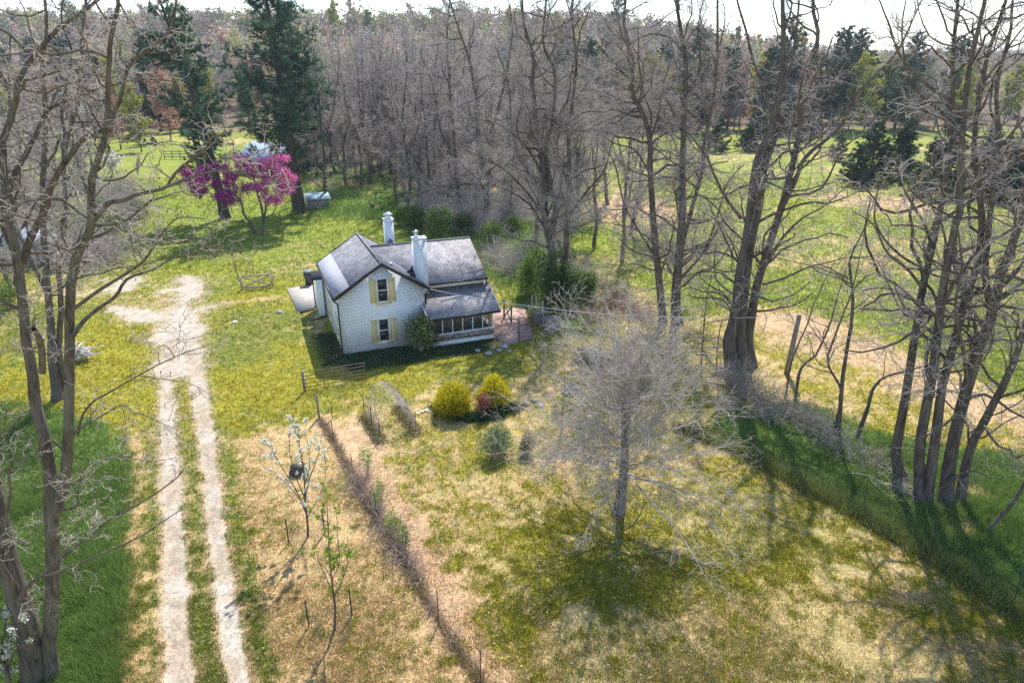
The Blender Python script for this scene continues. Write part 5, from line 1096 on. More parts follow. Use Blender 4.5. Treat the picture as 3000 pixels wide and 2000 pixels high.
M_METALROOF = mottled('metal roof', [(.3, (.24, .32, .43)), (.7, (.33, .41, .51))], .8, .45, .05)
M_BIN = mat('bin plastic', (.05, .058, .06), .5, .4); M_BLACK = mat('black plastic', (.015, .015, .015), .5, .4)
def seg(a, b, t): return np.asarray(a) * (1 - t) + np.asarray(b) * t
def g3(u, v, z=0.0):
    p = G(u, v); p[2] = z; return p
# pipe farm gates
def pipe_gate(name, label, p0, p1, h, rails, ups, seed=0, post=True):
    root = thing(name, label, 'gate', p0); a = Acc(); o = p0; r = .022
    P = lambda t, z: seg(p0, p1, t) + np.array([0, 0, z])
    for k in range(rails):
        z = .10 + (h - .10) * k / (rails - 1); b = Acc(); b.tube([P(0, z), P(.5, z - .01), P(1, z)], r, 8); b.build('rail', M_RUST, root, True, o)
    for t in np.linspace(0, 1, ups):
        b = Acc(); b.tube([P(t, .06), P(t, h + .02)], r * 1.05 if 0 < t < 1 else r * 1.2, 8); b.build('upright', M_RUST, root, True, o)
    return root
pA, pB = g3(891, 1150), g3(1072, 1118)
pipe_gate('pipe_gate', 'rusty six-rail pipe farm gate standing open on the lawn before the house front', pA, pB, 1.28, 6, 4)
def wood_post(name, label, p, h, w=.12, m=M_OLDW, lean=(0, 0), group=None, cat='post', rnd=True):
    a = Acc(); top = p + np.array([lean[0], lean[1], h])
    if rnd: a.tube([p - [0, 0, .1], seg(p, top, .5), top], [w / 2 * 1.08, w / 2, w / 2 * .94], 9)
    else: a.beam(p - [0, 0, .1], top, w)
    o = a.build(name, m, None, False, p); o.location = p; return tag(o, label, cat, group)
wood_post('wooden_post', 'grey square post supporting the hinge end of the pipe gate on the lawn', g3(894.5, 1146), 1.35, .11, M_GREYW, rnd=False)
pC = g3(1523, 1003); pipe_gate('pipe_gate', 'dark rusty pipe gate beside the brick patio, in front of the wooden bins', pC, g3(1612, 992), 1.55, 6, 3)
wood_post('wooden_post', 'round dark post at the corner of the brick patio holding the pipe gate', g3(1519, 1000), 1.7, .13)
# wooden X gate by the back yard
def x_gate():
    l0, r0 = g3(708, 850), g3(801, 840); root = thing('wooden_gate', 'low wooden farm gate with a crossed X brace between two posts', 'gate', l0); o = l0; h = 1.15
    for p, hh, w in ((l0, 1.32, .15), (r0, 1.62, .16)): b = Acc(); b.tube([p - [0, 0, .1], p + [0, 0, hh]], [w / 2, w / 2 * .95], 9); b.build('post', M_TANW, root, True, o)
    i0, i1 = seg(l0, r0, .05), seg(l0, r0, .95); up = lambda p, z: p + np.array([0, 0, z]); n = np.cross(unit(r0 - l0), [0, 0, 1])
    for z in (.16, h): b = Acc(); b.beam(up(i0, z), up(i1, z), .06, .17); b.build('rail', M_TANW, root, False, o)
    for q in (i0, i1): b = Acc(); b.beam(up(q, .23), up(q, h - .07), .06, .15); b.build('stile', M_TANW, root, False, o)
    for k, (x, y) in enumerate(((.22, h - .06), (h - .06, .22))): b = Acc(); b.beam(up(seg(i0, i1, .04), x) + n * .028 * (1 if k else -1), up(seg(i0, i1, .96), y) + n * .028 * (1 if k else -1), .05, .14); b.build('brace', M_TANW, root, False, o)
x_gate()
def wire_fence(name, label, pts, h, posts, pm=M_POST, strands=6, step=.3, wooden=(), pw=.035, ph=1.45, z0=.05, group=None, wire=.003):
    pts = [np.asarray(p, float) for p in pts]; o = pts[0]; root = thing(name, label, 'fence', o, 0, group)
    for i, p in enumerate(posts):
        w = i in wooden; b = Acc(); hh = ph * RNG.uniform(.93, 1.05); ln = np.append(RNG.normal(size=2) * .03, 0)
        if w: b.tube([p - [0, 0, .1], p + [0, 0, hh * 1.08]], .06, 9)
        else:
            b.beam(p - [0, 0, .1], p + ln + [0, 0, hh], pw, pw * .35); b.beam(p - [0, 0, .1] + [0, pw * .4, 0], p + ln + [0, pw * .4, hh], pw * .3, pw)
        b.build('post', M_OLDW if w else pm, root, False, o)
    a = Acc()
    for i in range(len(pts) - 1):
        A_, B_ = pts[i], pts[i + 1]; L = np.linalg.norm(B_ - A_)
        for k in range(strands): z = z0 + (h - z0) * k / (strands - 1); a.tube([A_ + [0, 0, z], seg(A_, B_, .5) + [0, 0, z - .015], B_ + [0, 0, z]], wire, 4, False)
        if step:
            for t in np.arange(0, 1, step / L): q = seg(A_, B_, t); a.tube([q + [0, 0, z0], q + [0, 0, h]], wire * .8, 3, False)
    a.build('wire_mesh', M_WIRE, root, False, o); return root
gl = [g3(u, v) for u, v in [(935, 1227), (978, 1295), (1035, 1405), (1105, 1520), (1191, 1652), (1286, 1822), (1407, 2000), (1520, 2180)]]
wire_fence('garden_fence', 'wire garden fence on thin dark stakes, overgrown with brambles, running to the bottom edge', gl, 1.05, gl, wooden=(0,), ph=1.35)
wood_post('metal_stake', 'single rusty stake standing free just right of the garden fence end post', g3(974, 1226), .82, .05, M_RUST)
fl_ = [g3(u, v) for u, v in [(2200, 1335), (2355, 1425), (2524, 1503), (2722, 1622), (2966, 1772), (3200, 1925)]]
wire_fence('field_fence', 'wire field fence on dark steel stakes along the grassy bank at right', fl_, 1.1, fl_, ph=1.4, step=.4)
bf = [g3(u, v) for u, v in [(801, 840), (860, 832), (915, 826)]]; wire_fence('yard_fence', 'short wire fence from the wooden X gate to the back corner of the house', bf, 1.0, bf[1:2], ph=1.25)
bf = [g3(u, v) for u, v in [(708, 850), (699, 825), (692, 800), (686, 775), (680, 750)]]; wire_fence('yard_fence', 'wire fence with thin leaning stakes going back from the wooden X gate', bf, 1.1, bf[1:], ph=1.4)
# brambles grown through the garden fence
M_BRAM = mottled('bramble stems', [(.3, (.26, .19, .15)), (.7, (.46, .36, .30))], 1.4, .85, 0)
def fence_vines():
    rng = np.random.default_rng(71); grp = 'dead brambles in the garden fence'
    for i, (t0, n, h) in enumerate([(2.0, 30, .8), (2.25, 52, 1.2), (2.6, 56, 1.3), (2.95, 40, 1.0), (3.3, 42, 1.1), (3.65, 48, 1.2), (4.0, 40, 1.05), (4.35, 26, .8), (4.8, 22, .55), (.3, 22, .35), (.7, 25, .35), (1.2, 22, .35), (1.6, 25, .4), (5.3, 16, .35)]):
        k = int(t0); p = seg(gl[k], gl[k + 1], t0 - k) + np.array([.08, 0, 0])
        brush('bramble', 'dry reddish bramble tangled in the wire of the garden fence', p, .40 if n > 50 else .30, h, n, 300 + i, M_BRAM, grp, .07)
    for i, (u, v, h) in enumerate([(1075, 1395, 1.4), (1120, 1500, 1.5), (1150, 1575, 1.2), (1180, 1610, 1.0)]):
        shrub('rose_sprout', 'fresh green leafy shoots growing up through the brambles of the garden fence', 'plant', g3(u, v), (.42, .4, h, 620, .035, [[.16, .30, .05], [.22, .36, .07], [.11, .2, .04]]), 320 + i, 'green shoots in the garden fence', stems=16, shell=.1, stem_r=.008)
    # a rolled edge of dead grass under the wire
    a = Acc(); n = 9000; k = rng.integers(0, len(gl) - 1, n); t = rng.uniform(size=n); P = np.array(gl); p = P[k] * (1 - t[:, None]) + P[k + 1] * t[:, None] + np.c_[rng.normal(size=(n, 2)) * .12, np.zeros(n)]
    v, f = blades(p, unit(np.c_[rng.normal(size=(n, 2)) * .7, np.ones(n)]), rng.uniform(.08, .32, n), rng.uniform(.012, .028, n)); a.add(v, f, np.repeat(pick([[.34, .22, .13], [.22, .15, .09], [.16, .18, .06], [.42, .3, .18]], n, .2, rng), 3, 0)); tag(a.build('dead_grass', M_GRASS), kind='stuff')
fence_vines()
# cattle panel arch with stakes and dead vines
def arch():
    L = [g3(1068, 1218), g3(1090, 1251), g3(1114, 1287)]; Rr = [g3(1166, 1194), g3(1192, 1228), g3(1219, 1268)]
    root = thing('trellis_arch', 'arched wire panel trellis between two rows of stakes on the lawn', 'trellis', L[0]); o = L[0]; a = Acc(); H_ = 1.85
    def ap(t, s): # t along, s across
        l = catmull(L, 21)[int(round(t * 20))]; r = catmull(Rr, 21)[int(round(t * 20))]; th_ = math.pi * (1 - s); c = (l + r) / 2; e = (r - l) / 2
        return c + e * math.cos(th_) + np.array([0, 0, H_ * abs(math.sin(th_)) ** .72])
    for t in np.linspace(0, 1, 11): a.tube([ap(t, s) for s in np.linspace(0, 1, 22)], .009, 4, False)
    for s in np.linspace(0, 1, 19): a.tube([ap(t, s) for t in np.linspace(0, 1, 6)], .008, 4, False)
    a.build('wire_panel', mat('panel wire', (.40, .38, .36), .5, .4, .3), root, False, o)
    for p in L + Rr: b = Acc(); b.beam(p - [0, 0, .1], p + [0, 0, 1.25], .04, .014); b.beam(p - [0, -.014, .1], p + [0, .014, 1.25], .014, .04); b.build('post', M_POST, root, False, o)
    rng = np.random.default_rng(77); st = []
    for k in range(26):
        t0 = rng.uniform(0, 1); s0, s1 = (1.0, rng.uniform(.35, .7)) if k < 20 else (0.0, rng.uniform(.2, .5)); ss = np.linspace(s0, s1, 9); tt = np.clip(t0 + np.cumsum(rng.normal(size=9) * .09), 0, 1)
        st.append([ap(a_, b_) + rng.normal(size=3) * .03 for a_, b_ in zip(tt, ss)])
    P = np.array(st); R = np.linspace(.012, .006, 9)[None] * np.ones((len(st), 1)); P2, R2 = spawn(P, R, rng, per_m=3, t0=.1, ang=(30, 80), ratio=.2, lmin=.15, lmax=.6, wig=.3, K=4, rmin=.006)
    a = Acc(); v, f = tubes(P, R, 4); a.add(v, f); v, f = tubes(P2, R2, 3); a.add(v, f); ob = a.build('dead_vine', M_TWIG_R, None, True, Rr[0]); ob.location = Rr[0]; tag(ob, 'dry brown vine stems climbing the right side of the wire arch', 'plant')
    for nm, pts, sd in (('left', L, 78), ('right', Rr, 79)):
        pp = catmull(pts, 12) + (np.array([.05, -.15, 0]))
        clump('weed_strip', 'strip of rough dead weeds and grass at the %s foot of the wire arch' % nm, 'plant', pp, 1000, .40, .03, [[.34, .31, .11], [.46, .37, .2], [.22, .25, .08], [.4, .3, .18]], sd, .16)
arch()
# orchard saplings in wire cages
def cage(base, rad, posts, label):
    root = thing('tree_cage', label, 'fence', base); a = Acc(); n = 26
    for z in np.linspace(.05, .75, 8): a.tube([base + [rad * math.cos(t), rad * math.sin(t), z] for t in np.linspace(0, 2 * math.pi, n + 1)], .0035, 3, False)
    for t in np.linspace(0, 2 * math.pi, n)[:-1]: a.tube([base + [rad * math.cos(t), rad * math.sin(t), .02], base + [rad * math.cos(t), rad * math.sin(t), .75]], .0035, 3, False)
    a.build('wire_ring', M_WIRE, root, False, base)
    for p in posts: b = Acc(); b.beam(p - [0, 0, .1], p + [0, 0, 1.15], .05, .016); b.beam(p - [0, -.016, .1], p + [0, .016, 1.15], .016, .05); b.build('post', M_POST, root, False, base)
pb = g3(901, 1574); cage(pb, .62, [g3(846, 1588), g3(951, 1563)], 'wire cage with two stakes around the white blossoming sapling')
PEAR = over(BIG, l1=dict(per_m=2.6, t0=.15, ratio=.28, lmax=1.1, lmin=.3, ang=(20, 45), up=.10, wig=.12, r_of_len=.012), l2=dict(per_m=2.5, lmax=.5, lmin=.12, rmin=.005), l3=dict(per_m=3, lmax=.2, lmin=.06, rmin=.004), l4=dict(per_m=1, lmin=.03, lmax=.08, rmin=.003))
Yp = pb[1]
PE = [([pb - [0, 0, .1]] + trace([(897, 1520), (893, 1470), (890, 1420), (884, 1340), (878, 1290), (872, 1240)], Yp), .05, .008),
      (trace([(896, 1500), (870, 1440), (838, 1390), (810, 1340), (790, 1305), (762, 1280)], Yp, -.5), .028, .006), (trace([(893, 1455), (910, 1390), (930, 1340), (938, 1295), (945, 1270)], Yp, .5), .028, .006),
      (trace([(896, 1490), (860, 1440), (825, 1405), (795, 1380), (765, 1362)], Yp, .5), .022, .005), (trace([(894, 1460), (870, 1400), (852, 1330), (850, 1270), (852, 1250)], Yp, .3), .026, .006), (trace([(891, 1430), (905, 1370), (900, 1300), (895, 1260)], Yp, -.4), .022, .005), (trace([(898, 1520), (940, 1440), (955, 1380), (945, 1300)], Yp, -.2), .018, .005)]
bloom('pear_sapling', 'slim young fruit tree covered in white blossom beside the driveway', pb, PE, 81, PEAR, 8000, .03, lambda c, r: pick([[.95, .92, .84], [.90, .87, .78], [.95, .93, .88], [.34, .40, .12]], len(c), .06, r), 'blossom', lambda P: vnoise(P[:, 0] * 3, P[:, 2] * 3, 4) > .30)
yb = g3(978, 1846); cage(yb, .6, [g3(905, 1835), g3(1031, 1800)], 'wire cage with two stakes around the green leafing sapling')
YG = [([yb - [0, 0, .1]] + trace([(982, 1780), (975, 1720), (968, 1660), (962, 1580), (960, 1520), (957, 1450)], yb[1]), .05, .007), (trace([(980, 1750), (1010, 1680), (1022, 1620), (1018, 1570)], yb[1], -.3), .022, .005), (trace([(978, 1740), (950, 1680), (930, 1630), (922, 1580)], yb[1], .4), .022, .005), (trace([(972, 1700), (995, 1640), (990, 1570), (985, 1500)], yb[1], .3), .02, .005), (trace([(970, 1690), (940, 1650), (900, 1620)], yb[1], -.3), .016, .005)]
bloom('fruit_sapling', 'slim young fruit tree with tiny fresh green leaves nearest the bottom edge', yb, YG, 82, PEAR, 3200, .03, lambda c, r: pick([[.34, .42, .06], [.26, .36, .06], [.42, .46, .1]], len(c), .1, r), 'foliage')
# stump behind the blossoming sapling
def stump(name, label, p, r, h, seed, m=M_OLDW):
    a = Acc(); rng = np.random.default_rng(seed); n = 18; an = np.linspace(0, 2 * math.pi, n, endpoint=False); rr = r * (1 + .08 * rng.normal(size=n)); rings = []
    for z, k in ((-.05, 1.25), (.1, 1.1), (h * .5, 1.0), (h, .97)): rings.append(np.stack([rr * k * np.cos(an), rr * k * np.sin(an), np.full(n, z) + .02 * rng.normal(size=n) * (z > h * .9)], 1))
    v = np.concatenate(rings); f = [[j * n + i, j * n + (i + 1) % n, (j + 1) * n + (i + 1) % n, (j + 1) * n + i] for j in range(3) for i in range(n)]
    a.add(v, f); a.f.setdefault(n, []).append(np.array([list(range(3 * n, 4 * n))])); o = a.build(name, m); o.location = p; return tag(o, label, 'stump')
stump('tree_stump', 'large flat grey stump just behind the white blossoming sapling', g3(878, 1385), .34, .42, 3, M_PBARK); stump('tree_stump', 'small rusty brown lump in the tall grass beyond the rear chimney', g3(1091, 609), .28, .6, 4, M_RUST)  # the second is an unidentified rusty brown lump, shaped like a stump
# blossoming branches in the lower left corner
ab = g3(20, 2085); AP = [([ab - [0, 0, .1], ab + [.1, .3, 1.0], ab + [.2, .3, 2.2]], .09, .05)] + [([ab + [.15, .3, 1.2 + .2 * i], ab + [.4 + .25 * math.cos(i * 2.1), .3 + .5 * math.sin(i * 2.1), 2.1 + .2 * i], ab + [.3 + 1.15 * math.cos(i * 2.1), .3 + 1.0 * math.sin(i * 2.1), 2.6 + .3 * i]], .035, .01) for i in range(6)]
bloom('apple_tree', 'low fruit tree with pale pinkish white blossom in the lower left corner', ab, AP, 83, over(PEAR, l1=dict(per_m=3, lmax=1.0), l2=dict(per_m=4)), 2600, .034, lambda c, r: pick([[.84, .78, .76], [.80, .66, .68], [.22, .30, .08], [.28, .36, .10], [.86, .84, .8]], len(c), .08, r), 'blossom', lambda P: P[:, 2] > 1.3)
# wheelie bin on the patio
def bin_():
    p = g3(906, 836, .02); root = thing('wheelie_bin', 'dark grey wheeled rubbish bin standing at the back edge of the concrete patio', 'bin', p, R_(15)); a = Acc()
    a.hexa([(-.26, -.3, .06), (.26, -.3, .06), (.26, .3, .06), (-.26, .3, .06), (-.34, -.38, 1.22), (.34, -.38, 1.22), (.34, .38, 1.22), (-.34, .38, 1.22)]); a.build('body', M_BIN, root)
    a = Acc(); a.hexa([(-.37, -.42, 1.225), (.37, -.42, 1.225), (.37, .42, 1.225), (-.37, .42, 1.225), (-.33, -.36, 1.33), (.33, -.36, 1.33), (.33, .36, 1.33), (-.33, .36, 1.33)]); a.build('lid', mottled('bin lid', [(.3, (.16, .18, .18)), (.7, (.22, .24, .24))], 3, .5, 0), root)
    for s in (-1, 1): a = Acc(); a.tube([(s * .25, .34, .12), (s * .31, .34, .12)], .12, 14); a.build('wheel', M_BLACK, root)
    a = Acc(); a.tube([(-.25, .46, 1.15), (.25, .46, 1.15)], .02, 8); a.build('handle', M_BLACK, root)
bin_()
# slatted animal shelter
def shelter():
    p0, p1 = g3(905, 616), g3(968, 611); d = unit(p1 - p0); n = np.array([-d[1], d[0], 0]); w = np.linalg.norm(p1 - p0); dp = 2.0; h0, h1 = 1.35, 1.75
    root = thing('animal_shelter', 'low animal shelter of upright slats with a pale blue sheet roof', 'shed', p0); o = p0
    P = lambda x, y, z: p0 + d * x + n * y + np.array([0, 0, z])
    def slats(x0, y0, x1, y1, ha, hb, name):
        a = Acc(); L = math.hypot(x1 - x0, y1 - y0); k = int(L / .16)
        for i in range(k):
            t = (i + .5) / k; q = P(x0 + (x1 - x0) * t, y0 + (y1 - y0) * t, 0); tt = d * (x1 - x0) / L + n * (y1 - y0) / L; a.beam(q + [0, 0, .04], q + [0, 0, (ha + (hb - ha) * t) * RNG.uniform(.93, .99)], .105, .022, np.cross(tt, [0, 0, 1]))
        for z in (.25, .85): a.beam(P(x0, y0, z), P(x1, y1, z), .03, .09)
        a.build(name, M_GREYW, root, False, o)
    slats(0, 0, w, 0, h0, h0, 'front_wall'); slats(0, .05, 0, dp, h0, h1, 'side_wall'); slats(w, .05, w, dp, h0, h1, 'side_wall'); slats(0, dp, w, dp, h1, h1, 'back_wall')
    a = Acc(); a.slab([P(-.2, -.25, h0), P(w + .2, -.25, h0), P(w + .2, dp + .2, h1 + .05), P(-.2, dp + .2, h1 + .05)], .05); a.build('roof', mottled('sheet roof', [(.35, (.20, .36, .40)), (.55, (.36, .46, .50)), (.75, (.50, .56, .58))], 1.2, .5, .05), root, False, o)
shelter()
# barn with pale metal roof behind the pines, and shed at the far left
def gable_barn(name, label, c, rz, w, l, hw, hr, m_wall, m_roof, over_=.35):
    root = thing(name, label, 'building', c, rz); a = Acc(); prism_x(a, [(-w / 2, -.3), (w / 2, -.3), (w / 2, hw), (0, hr), (-w / 2, hw)], -l / 2, l / 2); a.build('wall', m_wall, root)
    s = (hr - hw) / (w / 2); e = w / 2 + over_; a = Acc(); a.slab([(-e, -l / 2 - .3, hr - s * e + .08), (0, -l / 2 - .3, hr + .08), (0, l / 2 + .3, hr + .08), (-e, l / 2 + .3, hr - s * e + .08)], .06); a.slab([(0, -l / 2 - .3, hr + .08), (e, -l / 2 - .3, hr - s * e + .08), (e, l / 2 + .3, hr - s * e + .08), (0, l / 2 + .3, hr + .08)], .06)
    for y in np.arange(-l / 2, l / 2, .6):
        for sg in (-1, 1): a.beam((sg * .05, y, hr + .10 - s * .05), (sg * e * .99, y, hr + .10 - s * e * .99), .04, .03)
    a.build('roof', m_roof, root); a = Acc(); a.box(-w * .2, w * .2, -l / 2 - .05, -l / 2 - .003, 0, hw * .9); a.build('door', M_GREYW, root); return root
gable_barn('barn', 'metal roofed barn showing pale blue between the pines behind the magenta tree', (-41.0, 120, 0), R_(62), 7.5, 8.5, 2.6, 5.0, M_GREYW, M_METALROOF)
gable_barn('shed', 'shed with a pale bluish roof glimpsed through the bare stems at the left edge', (-46.0, 64, 0), R_(70), 3.4, 4.5, 2.2, 3.3, M_GREYW, M_METALROOF)
# pasture rails and posts
def rail_fence():
    a0, a1 = g3(482, 466), g3(552, 466); root = thing('rail_fence', 'short dark board fence of three rails far off in the left pasture', 'fence', a0); o = a0
    for z in (.45, .95, 1.45): b = Acc(); b.beam(a0 + [0, 0, z], a1 + [0, 0, z], .06, .16); b.build('rail', M_OLDW, root, False, o)
    for t in np.linspace(0, 1, 4): b = Acc(); q = seg(a0, a1, t) + np.array([0, .09, 0]); b.beam(q, q + [0, 0, 1.75], .14); b.build('post', M_OLDW, root, False, o)
rail_fence()
q0, q1 = g3(404, 512), g3(409, 472)
for i in range(9): wood_post('fence_post', 'dark wooden post in the short line of posts across the left pasture', seg(q0, q1, (i / 8) ** .9), 1.5, .2, group='posts in the left pasture')
wood_post('fence_post', 'lone thin dark post standing in the pasture between the post line and the board fence', g3(449, 466), 1.5, .13)
# patio surroundings
def barrier():
    a0, a1 = g3(1477, 934), g3(1498, 950); root = thing('crossed_barrier', 'dark wooden barrier with crossed rails at the back of the brick patio', 'fence', a0); o = a0
    for p, h in ((a0, 1.5), (a1, 1.5)): b = Acc(); b.tube([p - [0, 0, .1], p + [0, 0, h]], .075, 8); b.build('post', M_OLDW, root, True, o)
    for z0_, z1_, s in ((.2, 1.4, .03), (1.4, .2, -.03)): b = Acc(); b.beam(a0 + [s, 0, z0_], a1 + [s, 0, z1_], .05, .1); b.build('brace', M_OLDW, root, False, o)
barrier()
for i, (u, v, h, m) in enumerate([(1558, 930, 1.75, M_GREYW), (1571, 940, 1.85, M_GREYW), (1589, 952, 1.85, M_GREYW), (1549, 932, 1.1, M_GREYW)]):
    wood_post('tall_post', ['leftmost tall pale post of the pen beside the brick patio', 'middle tall pale post of the pen beside the brick patio', 'rightmost tall pale post of the pen, nearest the wooden bins', 'shorter pale post behind the tall posts beside the brick patio'][i], g3(u, v), h, .12, m)
def crate(label, c, w, d, h, rz, m=M_GREYW, lid=True):
    root = thing('compost_bin', label, 'bin', c, rz); a = Acc()
    for k in range(6):
        z0_ = .03 + k * h / 6; z1_ = z0_ + h / 6 - .025
        a.box(-w / 2, w / 2, -d / 2, -d / 2 + .03, z0_, z1_); a.box(-w / 2, w / 2, d / 2 - .03, d / 2, z0_, z1_); a.box(-w / 2, -w / 2 + .03, -d / 2 + .033, d / 2 - .033, z0_, z1_); a.box(w / 2 - .03, w / 2, -d / 2 + .033, d / 2 - .033, z0_, z1_)
    a.build('slats', m, root)
    for sx in (-1, 1):
        for sy in (-1, 1): b = Acc(); x = sx * (w / 2 + .034); y = sy * (d / 2 - .05); b.box(x - .03, x + .03, y - .04, y + .04, 0, h + .02); b.build('corner_post', m, root)
    a = Acc(); a.box(-w / 2 - .08, w / 2 + .08, -d / 2 - .05, d / 2 * .55, h + .025, h + .06); a.build('lid', M_OLDW, root)
crate('grey board compost bin with a lid at the right end of the patio gate', g3(1614, 968), .85, .8, .95, TH); crate('darker board bin just behind the tall pale posts', g3(1582, 946), .9, .7, .85, TH + .2, M_OLDW)
def rock(name, label, p, r, seed, group=None, m=M_ROCK, sq=(1, 1, .6)):
    rng = np.random.default_rng(seed); bm_v = rand_dirs(60, rng); import bmesh
    bm = bmesh.new()
    for q in bm_v: bm.verts.new(Vector(q * np.array(sq) * r * rng.uniform(.85, 1.1)))
    bmesh.ops.convex_hull(bm, input=bm.verts); me = bpy.data.meshes.new(name); loose = [v for v in bm.verts if not v.link_faces]; bmesh.ops.delete(bm, geom=loose, context='VERTS'); bm.to_mesh(me); bm.free()
    o = link(name, me, m); o.location = (p[0], p[1], r * sq[2] * .45); return tag(o, label, 'rock', group)
rock('rock', 'grey stone on the lawn between the drive and the concrete patio', g3(819, 916), .26, 1); rock('rock', 'small white stone on the lawn near the driveway', g3(689, 946), .2, 2, None, mat('white stone', (.7, .68, .64), .8))
wood_post('plant_stake', 'thin dark stake poking up behind the grey lawn stone', g3(817, 905), .6, .03, M_POST)
for i, (u, v, r) in enumerate([(1400, 1030, .22), (1432, 1038, .26), (1462, 1028, .2), (1478, 1018, .3), (1445, 1020, .18), (1492, 1030, .17)]): rock('rock', 'pale flat garden stone at the end of the shaded bed by the porch corner', g3(u, v), r, 10 + i, 'stones by the porch corner')
for i, (u, v, r) in enumerate([(1226, 1212, .12), (1236, 1207, .14), (1250, 1204, .16), (1259, 1208, .12)]): rock('rock', 'small cream stone in the short row between the wire arch and the yellow bush', g3(u, v), r, 20 + i, 'cream stones by the arch', mat('cream stone', (.7, .6, .42), .8) if i == 0 else bpy.data.materials['cream stone'])
# firewood, fire pit, slab heap behind the silver tree
def sticks(name, label, c, n, L, r, hgt, spread, seed, m):
    rng = np.random.default_rng(seed); a = Acc()
    for k in range(n):
        q = c + np.append(rng.normal(size=2) * spread, rng.uniform(.05, hgt)); an = rng.uniform(0, 6.28); d = np.array([math.cos(an), math.sin(an), rng.normal() * .18]); l = L * rng.uniform(.4, 1)
        p0, p1 = q - d * l / 2, q + d * l / 2; p0[2] = max(p0[2], .03); p1[2] = max(p1[2], .03); a.tube([p0, (p0 + p1) / 2 + rng.normal(size=3) * .03, p1], r * rng.uniform(.5, 1.2), 6)
    o = a.build(name, m, None, False, c); o.location = c; return tag(o, label, 'wood pile')
sticks('branch_pile', 'heap of brown cut branches and bark behind the top of the silver tree', g3(1765, 1075), 170, 1.7, .05, .5, .62, 31, M_PBARK); sticks('log_pile', 'stack of pale split logs at the upper end of the branch heap', g3(1730, 1040), 60, .7, .075, .5, .35, 32, M_TANW)
a = Acc(); pz = g3(1825, 1098); a.beam(pz + [-.7, .1, .3], pz + [.75, -.1, .5], .7, .12); o = a.build('stone_slab', M_ROCK, None, False, pz); o.location = pz; tag(o, 'long flat grey slab lying at the lower end of the branch heap', 'stone')
def firepit():
    c = g3(1678, 1148); root = thing('fire_pit', 'ring of stones with charred logs on the lawn left of the silver tree', 'fire pit', c); rng = np.random.default_rng(35)
    for k in range(11):
        a = Acc(); an = k * 2 * math.pi / 11; q = c + np.array([math.cos(an) * .62, math.sin(an) * .62, .07]); a.tube([q - [.1, .03, 0], q, q + [.1, .03, .01]], [.07, .13, .06], 7); a.build('ring_stone', M_ROCK, root, False, c)
    for k in range(6):
        a = Acc(); an = rng.uniform(0, 3.14); a.tube([c + np.array([-math.cos(an) * .4, -math.sin(an) * .4, .08 + k * .03]), c + np.array([math.cos(an) * .4, math.sin(an) * .4, .16 + k * .03])], .05, 7); a.build('log', M_GREYW if k % 2 else M_PBARK, root, False, c)
firepit()
for i, (u, v) in enumerate([(1540, 1185), (1565, 1175), (1580, 1190)]): rock('rock', 'brownish stone in the loose group right of the yellow bushes', g3(u, v), .22, 40 + i, 'stones right of the yellow bushes')
# grey slat heap behind the foreground trunk
def slat_heap():
    c = g3(236, 1052); root = thing('slat_heap', 'heap of weathered grey slats and wire behind the foreground tree', 'wood pile', c); rng = np.random.default_rng(36)
    for k in range(34):
        a = Acc(); q = c + np.append(rng.normal(size=2) * np.array([.35, .25]), rng.uniform(.05, 1.0)); an = rng.uniform(-.5, .5) + (1.57 if k % 3 == 0 else 0); d = np.array([math.cos(an), math.sin(an), rng.normal() * .12]) * rng.uniform(.5, .95)
        if q[2] - abs(d[2]) < .03: q[2] = abs(d[2]) + .05
        a.beam(q - d, q + d, .09, .025); a.build('slat', M_GREYW, root, False, c)
slat_heap()
# utility stub pole and cable
def pole():
    p = g3(2304, 1096); t = P3(2342, 922, p[1]); root = thing('utility_pole', 'short weathered utility pole leaning right beyond the triple trunk', 'pole', p); a = Acc(); a.tube([p - [0, 0, .2], seg(p, t, .5), t], [.17, .155, .14], 10); a.build('shaft', M_OLDW, root, True, p)
    b = Acc(); b.tube([t + [-.2, -.02, -.12], t + [-.13, -.02, -.12]], .04, 8); b.tube([t + [-.2, -.02, -.12], t + [-.2, -.02, -.02]], .025, 8); b.build('insulator', M_WHITE, root, True, p); return t + np.array([-.2, -.02, -.05])
tp = pole(); hs = np.array([A0[0], A0[1], 0]) + np.append(EX * 5.85 + EY * -.36, 4.0)
a = Acc(); K = 40; cp = [seg(hs, tp, t) - np.array([0, 0, 1.3 * 4 * t * (1 - t) * .62]) for t in np.linspace(0, 1, K)]; a.tube(cp, .016, 6)
o = a.build('power_cable', M_WHITE, None, True, hs); o.location = hs; tag(o, 'pale service cable sagging from the house eave to the leaning utility pole', 'cable')
# fallen limbs by the right fence
for i, (pts, r) in enumerate([([(2470, 1395), (2520, 1400), (2600, 1425), (2700, 1475)], .05), ([(2540, 1400), (2570, 1440), (2620, 1470)], .035), ([(2560, 1420), (2640, 1435), (2720, 1440)], .03)]):
    P = [g3(u, v, .12 + .1 * (k % 2)) for k, (u, v) in enumerate(pts)]; rng = np.random.default_rng(90 + i); c = catmull(P, 9)[None]; R = np.linspace(r, r * .4, 9)[None]; P2, R2 = spawn(c, R, rng, per_m=4, ang=(25, 60), ratio=.4, lmin=.2, lmax=.9, wig=.25, K=5, rmin=.008)
    P2[:, :, 2] = np.maximum(P2[:, :, 2], .03); a = Acc(); v, f = tubes(c, R, 6); a.add(v, f); v, f = tubes(P2, R2, 3); a.add(v, f); o = a.build('fallen_branch', M_TWIG_F, None, True, P[0]); o.location = P[0]; tag(o, 'pale fallen branch lying in the grass before the leaning stem clump', 'branch', 'fallen branches by the right fence')
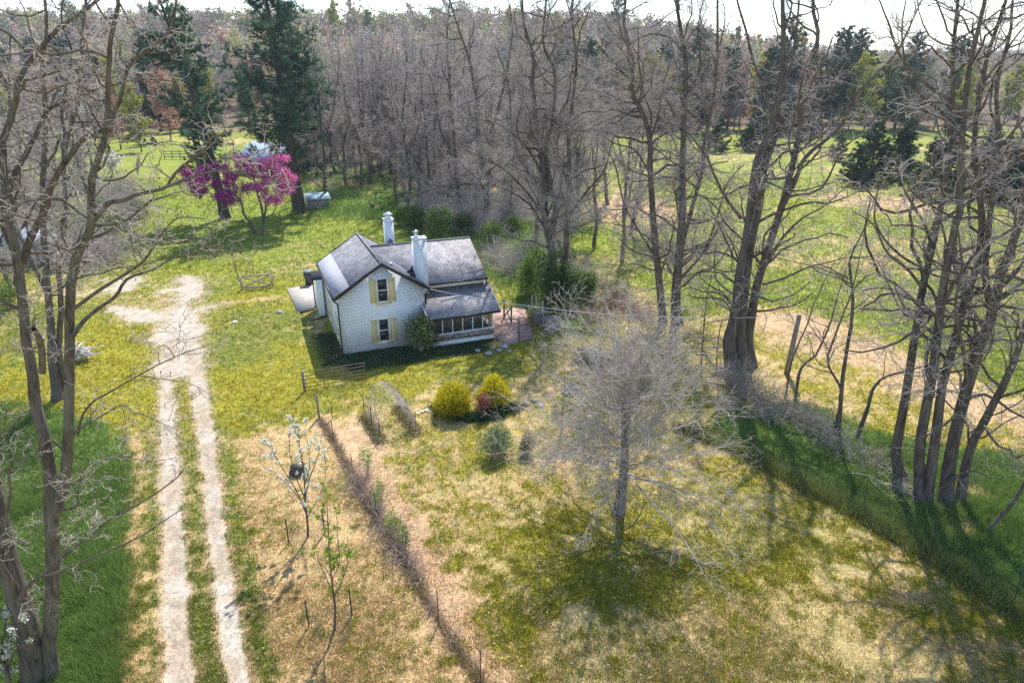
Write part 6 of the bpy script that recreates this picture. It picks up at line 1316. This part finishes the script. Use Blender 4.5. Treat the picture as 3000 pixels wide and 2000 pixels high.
# ================================================================== LIGHT, SKY, CAMERA
SUN_EL = R_(52); az = math.atan2(.20, .98)      # sun ahead of the camera, slightly right
w = bpy.data.worlds.new('World'); scene.world = w; w.use_nodes = True
bg = w.node_tree.nodes['Background']; sky = w.node_tree.nodes.new('ShaderNodeTexSky')
sky.sky_type = 'NISHITA'; sky.sun_disc = False; sky.sun_elevation = SUN_EL; sky.sun_rotation = az
sky.air_density = 1.0; sky.dust_density = 0.35; sky.ozone_density = 2.5
w.node_tree.links.new(sky.outputs['Color'], bg.inputs['Color']); bg.inputs['Strength'].default_value = 0.15
sd = bpy.data.lights.new('sun', 'SUN'); sd.energy = 4.1; sd.angle = R_(.55); sd.color = (1, .95, .88)
so = bpy.data.objects.new('sun', sd); COL.objects.link(so)
to_sun = Vector((math.sin(az) * math.cos(SUN_EL), math.cos(az) * math.cos(SUN_EL), math.sin(SUN_EL)))
so.rotation_euler = to_sun.to_track_quat('Z', 'Y').to_euler(); so.location = to_sun * 60
cd = bpy.data.cameras.new('camera'); cam = bpy.data.objects.new('camera', cd); COL.objects.link(cam)
cd.sensor_width = 36; cd.lens = 24; cd.clip_end = 9000; cd.clip_start = .1
cam.location = (0, 0, HC); cam.rotation_euler = (math.pi / 2 - PITCH, 0, 0); scene.camera = cam
scene.view_settings.view_transform = 'Standard'; scene.view_settings.look = 'None'; scene.view_settings.exposure = EXPO; scene.view_settings.gamma = 1; scene.view_settings.use_curve_mapping = False
scene.render.filter_size = 1.15; scene.cycles.use_denoising = False; scene.cycles.max_bounces = 6; scene.cycles.volume_bounces = 0; scene.cycles.use_adaptive_sampling = False; scene.cycles.sample_clamp_indirect = 4; scene.cycles.transparent_max_bounces = 16

# ------------------------------------------------------------------ air
hm = bpy.data.materials.new('haze'); hm.use_nodes = True; nt = hm.node_tree; nt.nodes.clear()
ou = nt.nodes.new('ShaderNodeOutputMaterial'); pv = nt.nodes.new('ShaderNodeVolumePrincipled'); pv.inputs['Color'].default_value = (.90, .94, 1, 1); pv.inputs['Density'].default_value = .00020
nt.links.new(pv.outputs[0], ou.inputs['Volume'])
ha = Acc(); ha.box(-13000, 13000, -600, 4200, -3, 110); tag(ha.build('haze', hm), kind='stuff')
